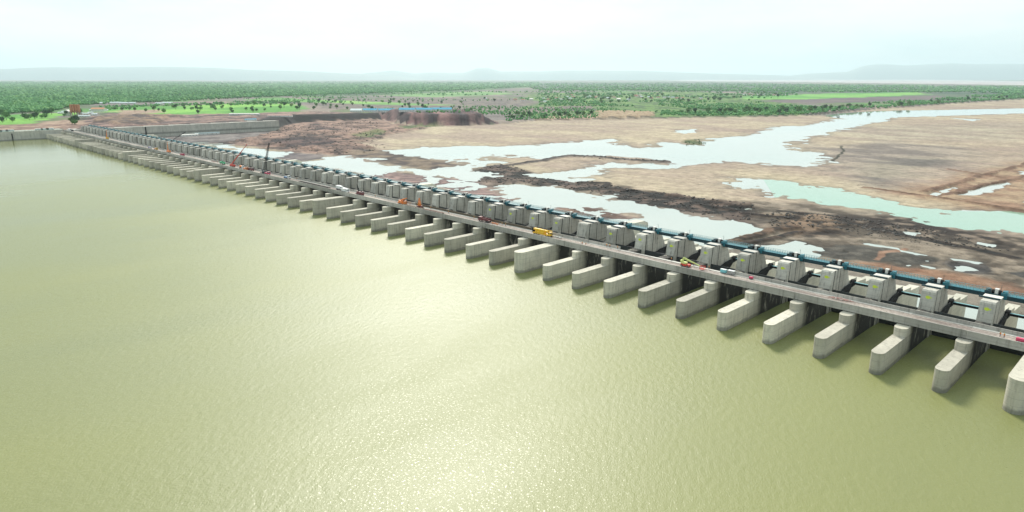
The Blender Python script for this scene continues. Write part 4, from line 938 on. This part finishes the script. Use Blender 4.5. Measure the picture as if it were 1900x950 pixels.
for k, xx in enumerate((-9, -3, 3, 9)):
    a = MB(); a.tube((xx, 0, 9), (xx, 0, 25), 2.9, 14); a.tube((xx, 0, 4), (xx, 0, 9), .6, 14, 2.9); a.build('silo', m_clad, bp)
a = MB()
for xx in (-11, -6, 0, 6, 11):
    for yy in (-3, 3): a.tube((xx, yy, 0), (xx, yy, 12), .35, 6)
a.build('frame', m_rust, bp)
a = MB(); a.box(-24, -12.5, -5, 5, 0, 9); a.prism_y(ccw([(-25, 9.002), (-12, 9.002), (-18.5, 13)]), -5.5, 5.5); a.build('mixer_house', m_wallw, bp)
p_ = gpt(184, 207); ob = house('orange_hall', 'orange and white hall right of the orange batching plant', 'hall', p_, CA, 34, 16, 7, 3, m_wallw, m_clad, wins=4)
for k, (px_, py_) in enumerate([(150, 212), (160, 213), (168, 211), (163, 216), (152, 217), (175, 214), (120, 209), (113, 211), (196, 206), (171, 206)]):
    p_ = gpt(px_, py_); house('work_hut', nth(k+1)+' of the small white huts scattered round the orange batching plant', 'hut', p_, CA+.4*(k % 3), 12, 7, 3.2, 1.2, m_wallw, m_roofwhite, 'small white huts round the batching plant', wins=2)
random.seed(11)
vill = [(1008, 184), (1018, 186), (1032, 183), (1040, 186), (1052, 181), (1058, 184), (1064, 181), (1084, 180), (1090, 182), (1094, 180), (1103, 182), (1106, 181), (1121, 181), (1127, 183), (1135, 180), (1139, 182), (1148, 185), (1178, 179), (1182, 180), (1186, 179), (1190, 181), (1204, 181), (1208, 183), (1221, 182), (1232, 182), (1240, 182), (1248, 182), (1256, 183), (1266, 183), (986, 185), (970, 187), (956, 186), (1012, 190), (1150, 176), (1110, 176), (1060, 177), (1382, 177), (1390, 176), (1397, 178), (1404, 177), (1412, 177), (1420, 176), (1428, 177), (1436, 178), (1443, 177), (1455, 177), (900, 184), (1166, 186), (1276, 180), (1300, 184)]
rooms = 0
vill.sort()
for k, (px_, py_) in enumerate(vill):
    p_ = gpt(px_, py_); q = k % 5; big_ = px_ in (1178, 1186)
    mw, mr, wn = [(m_wallw, m_roofwhite, 'white house with pale roof'), (m_wallp, m_rooftile, 'pink house with clay roof'), (m_wallw, m_rooftile, 'white house with clay roof'), (m_wallw, m_hub, 'white house with grey roof'), (m_wallp, m_roofwhite, 'pink house with pale roof')][q]
    house('village_house', wn+', '+nth(k+1)+' from the left among the village trees', 'house', p_, random.uniform(-.5, .5)+CA, 17*(1.6 if big_ else 1), 11, 4.5*(1.6 if big_ else 1), 2.5, mw, mr, 'village houses among the trees beyond the river', wins=2)

# ------------------------------------------------------------------ trees
def crown(rs, nleaf, lobes, H_, W_, leaf):
    V = []; F_ = []
    L_ = [(rs.uniform(-.28, .28)*W_, rs.uniform(-.28, .28)*W_, H_*rs.uniform(.45, .8), W_*rs.uniform(.22, .36)) for _ in range(lobes)]
    for k in range(nleaf):
        lx, ly, lz, lr = L_[k % lobes]; d = Vector((rs.gauss(0, 1), rs.gauss(0, 1), rs.gauss(0, .8))).normalized()*lr*rs.uniform(.6, 1.08)
        c0 = Vector((lx, ly, lz))+d; n_ = (d.normalized()+Vector((rs.gauss(0, .5), rs.gauss(0, .5), rs.gauss(0, .5)))).normalized(); u = n_.orthogonal().normalized(); v = n_.cross(u); s1 = leaf*rs.uniform(.6, 1.3); s2 = s1*rs.uniform(.5, 1)
        b_ = len(V); V += [tuple(c0+u*s1), tuple(c0+v*s2+n_*.2*s1), tuple(c0-u*s1*.8), tuple(c0-v*s2)]; F_.append([b_, b_+1, b_+2, b_+3])
    return V, F_
rs = random.Random(3)
tprotos = []
for k in range(6):
    H_, W_ = [(9, 8), (11, 9), (7, 8), (12, 8), (6, 7), (10, 10)][k]
    r = empty('broadleaf_tree'); a = MB(); a.tube((0, 0, -.6), (.1, .05, H_*.3), .38, 7, .26); a.tube((.1, .05, H_*.3), (.3, .1, H_*.62), .26, 6, .1)
    for q in range(4): an = q*1.7+k; a.tube((.1, .05, H_*(.28+.05*q)), (W_*.26*math.cos(an), W_*.26*math.sin(an), H_*(.5+.07*q)), .15, 5, .05)
    a.build('trunk', m_bark, r)
    V, F_ = crown(rs, 300, 9, H_, W_, .85); a = MB(); a.v = V; a.f = F_; a.build('crown', m_leafd if k % 3 == 0 else m_leaf, r); tprotos.append([r, False])
def place_tree(k, px_, py_, s_, label, group):
    pr = tprotos[k % 6]
    if not pr[1]: o = pr[0]; pr[1] = True
    else: o = copy_tree(pr[0])
    p_ = gp_batch[(px_, py_)]; o.location = p_; o.scale = (s_, s_, s_*rs.uniform(.85, 1.15)); o.rotation_euler = (0, 0, rs.uniform(0, 6.28)); tag(o, label, 'tree', group)
def inpoly(px_, py_, P):
    ins = False
    for i_ in range(len(P)):
        ax, ay = P[i_]; bx, by = P[(i_+1) % len(P)]
        if (ay > py_) != (by > py_) and px_ < (bx-ax)*(py_-ay)/(by-ay)+ax: ins = not ins
    return ins
def scatter_px(P, n_, rs):
    o = []; x0 = min(q[0] for q in P); x1 = max(q[0] for q in P); y0 = min(q[1] for q in P); y1 = max(q[1] for q in P)
    while len(o) < n_:
        a_, b_ = rs.uniform(x0, x1), rs.uniform(y0, y1)
        if inpoly(a_, b_, P): o.append((round(a_, 1), round(b_, 2)))
    return sorted(o)
zones_t = [
    ([(134, 231), (138, 231.3), (141, 230.8)], None, 2.0, 'clump', 'large dark bushy tree, {} one of three, right behind the last towers of the barrage'),
    (scatter_px([(-10, 216), (90, 212), (180, 208), (110, 218), (60, 224), (-10, 232)], 20, rs), None, 1.4, 'trees on the left meadow', 'tree, {} from the left on the bright meadow behind the guide wall'),
    (scatter_px([(200, 203), (330, 197), (440, 195), (560, 193), (575, 204), (440, 211), (330, 213), (240, 209)], 52, rs), None, 1.15, 'trees dotting the bright green meadow', 'tree, {} from the left in the bright green meadow behind the training wall'),
    (scatter_px([(560, 190), (760, 185), (940, 184), (940, 205), (760, 206), (640, 205), (575, 204)], 58, rs), None, 1.2, 'trees dotting the grey fields', 'tree, {} from the left in the grey fields beyond the camp sheds'),
    (scatter_px([(935, 214), (1000, 216), (1110, 209), (1112, 216), (1020, 221), (940, 222)], 26, rs), None, 1.2, 'trees along the bank right of the spoil heap', 'tree, {} from the left on the bank right of the spoil heap'),
    (scatter_px([(1240, 210), (1400, 207), (1560, 199), (1750, 189), (1900, 179), (1900, 184), (1700, 196), (1560, 206), (1490, 212), (1300, 215)], 66, rs), None, 1.5, 'trees along the river bank', 'tree, {} from the left along the dark river bank'),
    (scatter_px([(1000, 176), (1300, 176), (1470, 174), (1470, 184), (1300, 190), (1000, 194)], 60, rs), None, 1.7, 'trees around the village', 'tree, {} from the left among the village houses')]
allp = [q for zt_ in zones_t for q in zt_[0]]
def batch_ground(P):
    P = np.array(P, float); z_ = np.where(P[:, 0] < 900, 10., -3.)
    for _ in range(4):
        rr_ = (M @ np.stack([P[:, 0]-950, 475-P[:, 1], np.full(len(P), -1262.)])).T; t = (CAMZ-z_)/-rr_[:, 2]; X_ = rr_[:, 0]*t; Y_ = rr_[:, 1]*t; z_, _c = terrain(X_, Y_)
    return np.stack([X_, Y_, z_], 1)
bg_ = batch_ground(allp); gp_batch = {q: tuple(float(v) for v in bg_[k]) for k, q in enumerate(allp)}
kk = 0
for pts_, _n, s_, grp, lab in zones_t:
    for j, q in enumerate(pts_):
        kk += 1; place_tree(kk, q[0], q[1], s_*rs.uniform(.65, 1.25), lab.format(nth(j+1)), 'large dark trees behind the last towers' if grp == 'clump' else grp)
# the woods and scrub that nobody could count
rng = np.random.default_rng(4)
base_ico = []
t_ = (1+5**.5)/2
ico = np.array([(-1, t_, 0), (1, t_, 0), (-1, -t_, 0), (1, -t_, 0), (0, -1, t_), (0, 1, t_), (0, -1, -t_), (0, 1, -t_), (t_, 0, -1), (t_, 0, 1), (-t_, 0, -1), (-t_, 0, 1)], float); ico /= np.linalg.norm(ico[0])
icf = np.array([(0, 11, 5), (0, 5, 1), (0, 1, 7), (0, 7, 10), (0, 10, 11), (1, 5, 9), (5, 11, 4), (11, 10, 2), (10, 7, 6), (7, 1, 8), (3, 9, 4), (3, 4, 2), (3, 2, 6), (3, 6, 8), (3, 8, 9), (4, 9, 5), (2, 4, 11), (6, 2, 10), (8, 6, 7), (9, 8, 1)])
def woods(name, label, zl, mat):
    VV = []; FF = []; nb = 0
    for P, n_, size, keep in zl:
        P = np.array(P, float); x0, y0 = P.min(0); x1, y1 = P.max(0)
        Q = np.stack([rng.uniform(x0, x1, n_*3), rng.uniform(y0, y1, n_*3)], 1)
        d = sdist([tuple(q) for q in P], Q[:, 0], Q[:, 1], 5); Q = Q[d > 0][:n_]
        gp = batch_ground(Q); dens = fbm(gp[:, 0], gp[:, 1], 330, 3, 91); ok = dens > keep; gp = gp[ok]; m_ = len(gp)
        dist = np.hypot(gp[:, 0], gp[:, 1]); s_ = size*rng.uniform(.55, 1.25, m_)*np.clip(dist/3500, .85, 2.6)
        v = ico[None, :, :]*(1+.38*rng.standard_normal((m_, 12, 1)).clip(-1.3, 1.3)); an = rng.uniform(0, 6.28, m_); ca, sa = np.cos(an), np.sin(an)
        vx = v[:, :, 0]*ca[:, None]-v[:, :, 1]*sa[:, None]; vy = v[:, :, 0]*sa[:, None]+v[:, :, 1]*ca[:, None]
        hgt = np.minimum(s_, 11)*.75
        V = np.stack([gp[:, 0:1]+vx*s_[:, None]*.62, gp[:, 1:2]+vy*s_[:, None]*.62, gp[:, 2:3]+hgt[:, None]*(.75+v[:, :, 2]*.8)], -1).reshape(-1, 3)
        F_ = (icf[None]+(np.arange(m_)*12)[:, None, None]).reshape(-1, 3)+nb; nb += len(V); VV.append(V); FF.append(F_)
    o = fast_mesh(name, np.concatenate(VV), np.concatenate(FF), mat); tag(o, label, 'woodland', kind='stuff'); return o
woods('forest_canopy', 'wide hazy green forest filling the plain to the hills', [
    ([(-60, 158), (480, 158), (1000, 156), (1000, 160), (850, 168), (700, 173), (550, 178), (450, 182), (300, 189), (150, 195), (100, 206), (0, 212), (-60, 214)], 17000, 9, .22),
    ([(-60, 151.5), (1000, 151.5), (1000, 158), (480, 160), (-60, 160)], 5000, 11, .2)], m_forest)
woods('scrub', 'green scrub and small trees between fields and village', [
    ([(1000, 166), (1300, 166), (1480, 170), (1480, 178), (1320, 190), (1240, 200), (1000, 196)], 2600, 7, .42),
    ([(1230, 200), (1380, 190), (1420, 190), (1560, 194), (1700, 186), (1900, 172), (1900, 184), (1700, 196), (1560, 206), (1490, 213), (1300, 215), (1225, 214)], 3600, 6, .36),
    ([(950, 154), (1300, 154), (1900, 161), (1900, 174), (1720, 172), (1450, 171), (1200, 168), (1000, 168)], 5000, 8, .38),
    ([(560, 176), (1000, 168), (1000, 186), (760, 190), (560, 192), (440, 196), (440, 184)], 900, 6, .5),
    ([(640, 206), (930, 196), (1000, 200), (1230, 200), (1225, 208), (1120, 207), (1000, 214), (935, 214)], 900, 5, .42),
    ([(935, 216), (1110, 212), (1108, 219), (1000, 224), (940, 225)], 260, 4.5, .3),
    ([(180, 196), (560, 186), (560, 193), (330, 197), (200, 204)], 500, 6, .4),
    ([(1640, 150), (1740, 145.8), (1900, 147), (1900, 150), (1740, 151)], 10, 9, .3)], m_forest)
woods('ground_shrubs', 'low green tufts on the wet left bank', [([(655, 250), (700, 244), (790, 231), (815, 235), (740, 243), (690, 256), (655, 258)], 60, 1.6, .0), ([(1262, 262), (1300, 259), (1310, 267), (1270, 271)], 40, 1.5, 0)], m_leafd)

# boulders thrown over the rock ridge
def rocks():
    VV = []; FF = []; nb = 0
    for P, n_, size in ((RIDGE, 900, 1.4), (G([(1420, 395), (1560, 402), (1740, 428), (1880, 470), (1700, 455), (1560, 430), (1430, 420)]), 600, 1.2), (G([(520, 240), (700, 228), (720, 280), (640, 288), (540, 280), (480, 262)]), 700, 1.8), (G([(1040, 289), (1110, 291), (1235, 299), (1235, 302), (1110, 296)]), 160, 1.4)):
        P_ = np.array(P); x0, y0 = P_.min(0); x1, y1 = P_.max(0); Q = np.stack([rng.uniform(x0, x1, n_*8), rng.uniform(y0, y1, n_*8)], 1); d = sdist(P, Q[:, 0], Q[:, 1], 5); Q = Q[d > 0][:n_]; m_ = len(Q)
        z_, _ = terrain(Q[:, 0], Q[:, 1]); ok = z_ > -7.9; Q = Q[ok]; z_ = z_[ok]; m_ = len(Q); s_ = size*rng.uniform(.3, 1.0, m_)**1.5
        v = ico[None]*(1+.25*rng.standard_normal((m_, 12, 1)))
        V = np.stack([Q[:, 0:1]+v[:, :, 0]*s_[:, None], Q[:, 1:2]+v[:, :, 1]*s_[:, None]*1.2, z_[:, None]+.1*s_[:, None]+v[:, :, 2]*s_[:, None]*.6], -1).reshape(-1, 3)
        FF.append((icf[None]+(np.arange(m_)*12)[:, None, None]).reshape(-1, 3)+nb); nb += len(V); VV.append(V)
    m, n, b = newmat('broken_rock'); f = noise(n, .25, 4, gpos(n)); n.links.new(mix(n, maprange(n, f, .35, .65), (.025, .021, .02), (.10, .085, .075)), b.inputs['Base Color']); b.inputs['Roughness'].default_value = .95
    o = fast_mesh('rubble', np.concatenate(VV), np.concatenate(FF), m); tag(o, 'dark broken rock strewn over the river bed', 'rubble', kind='stuff')
rocks()

# haze: a closed box of thin air round everything
HZ = 74000.; a = MB(); a.box(-HZ, HZ, -HZ, HZ, -25, 1350); m, n, b = newmat('haze_air'); n.nodes.remove(b)
pv = N(n, 'VolumePrincipled'); pv.inputs['Color'].default_value = (.76, .93, 1.0, 1); pv.inputs['Density'].default_value = 3.3e-5; pv.inputs['Anisotropy'].default_value = 0.35
n.links.new(pv.outputs[0], n.nodes['Material Output'].inputs['Volume'])
hz = a.build('haze', m); tag(hz, 'pale damp haze over the whole valley', kind='stuff')
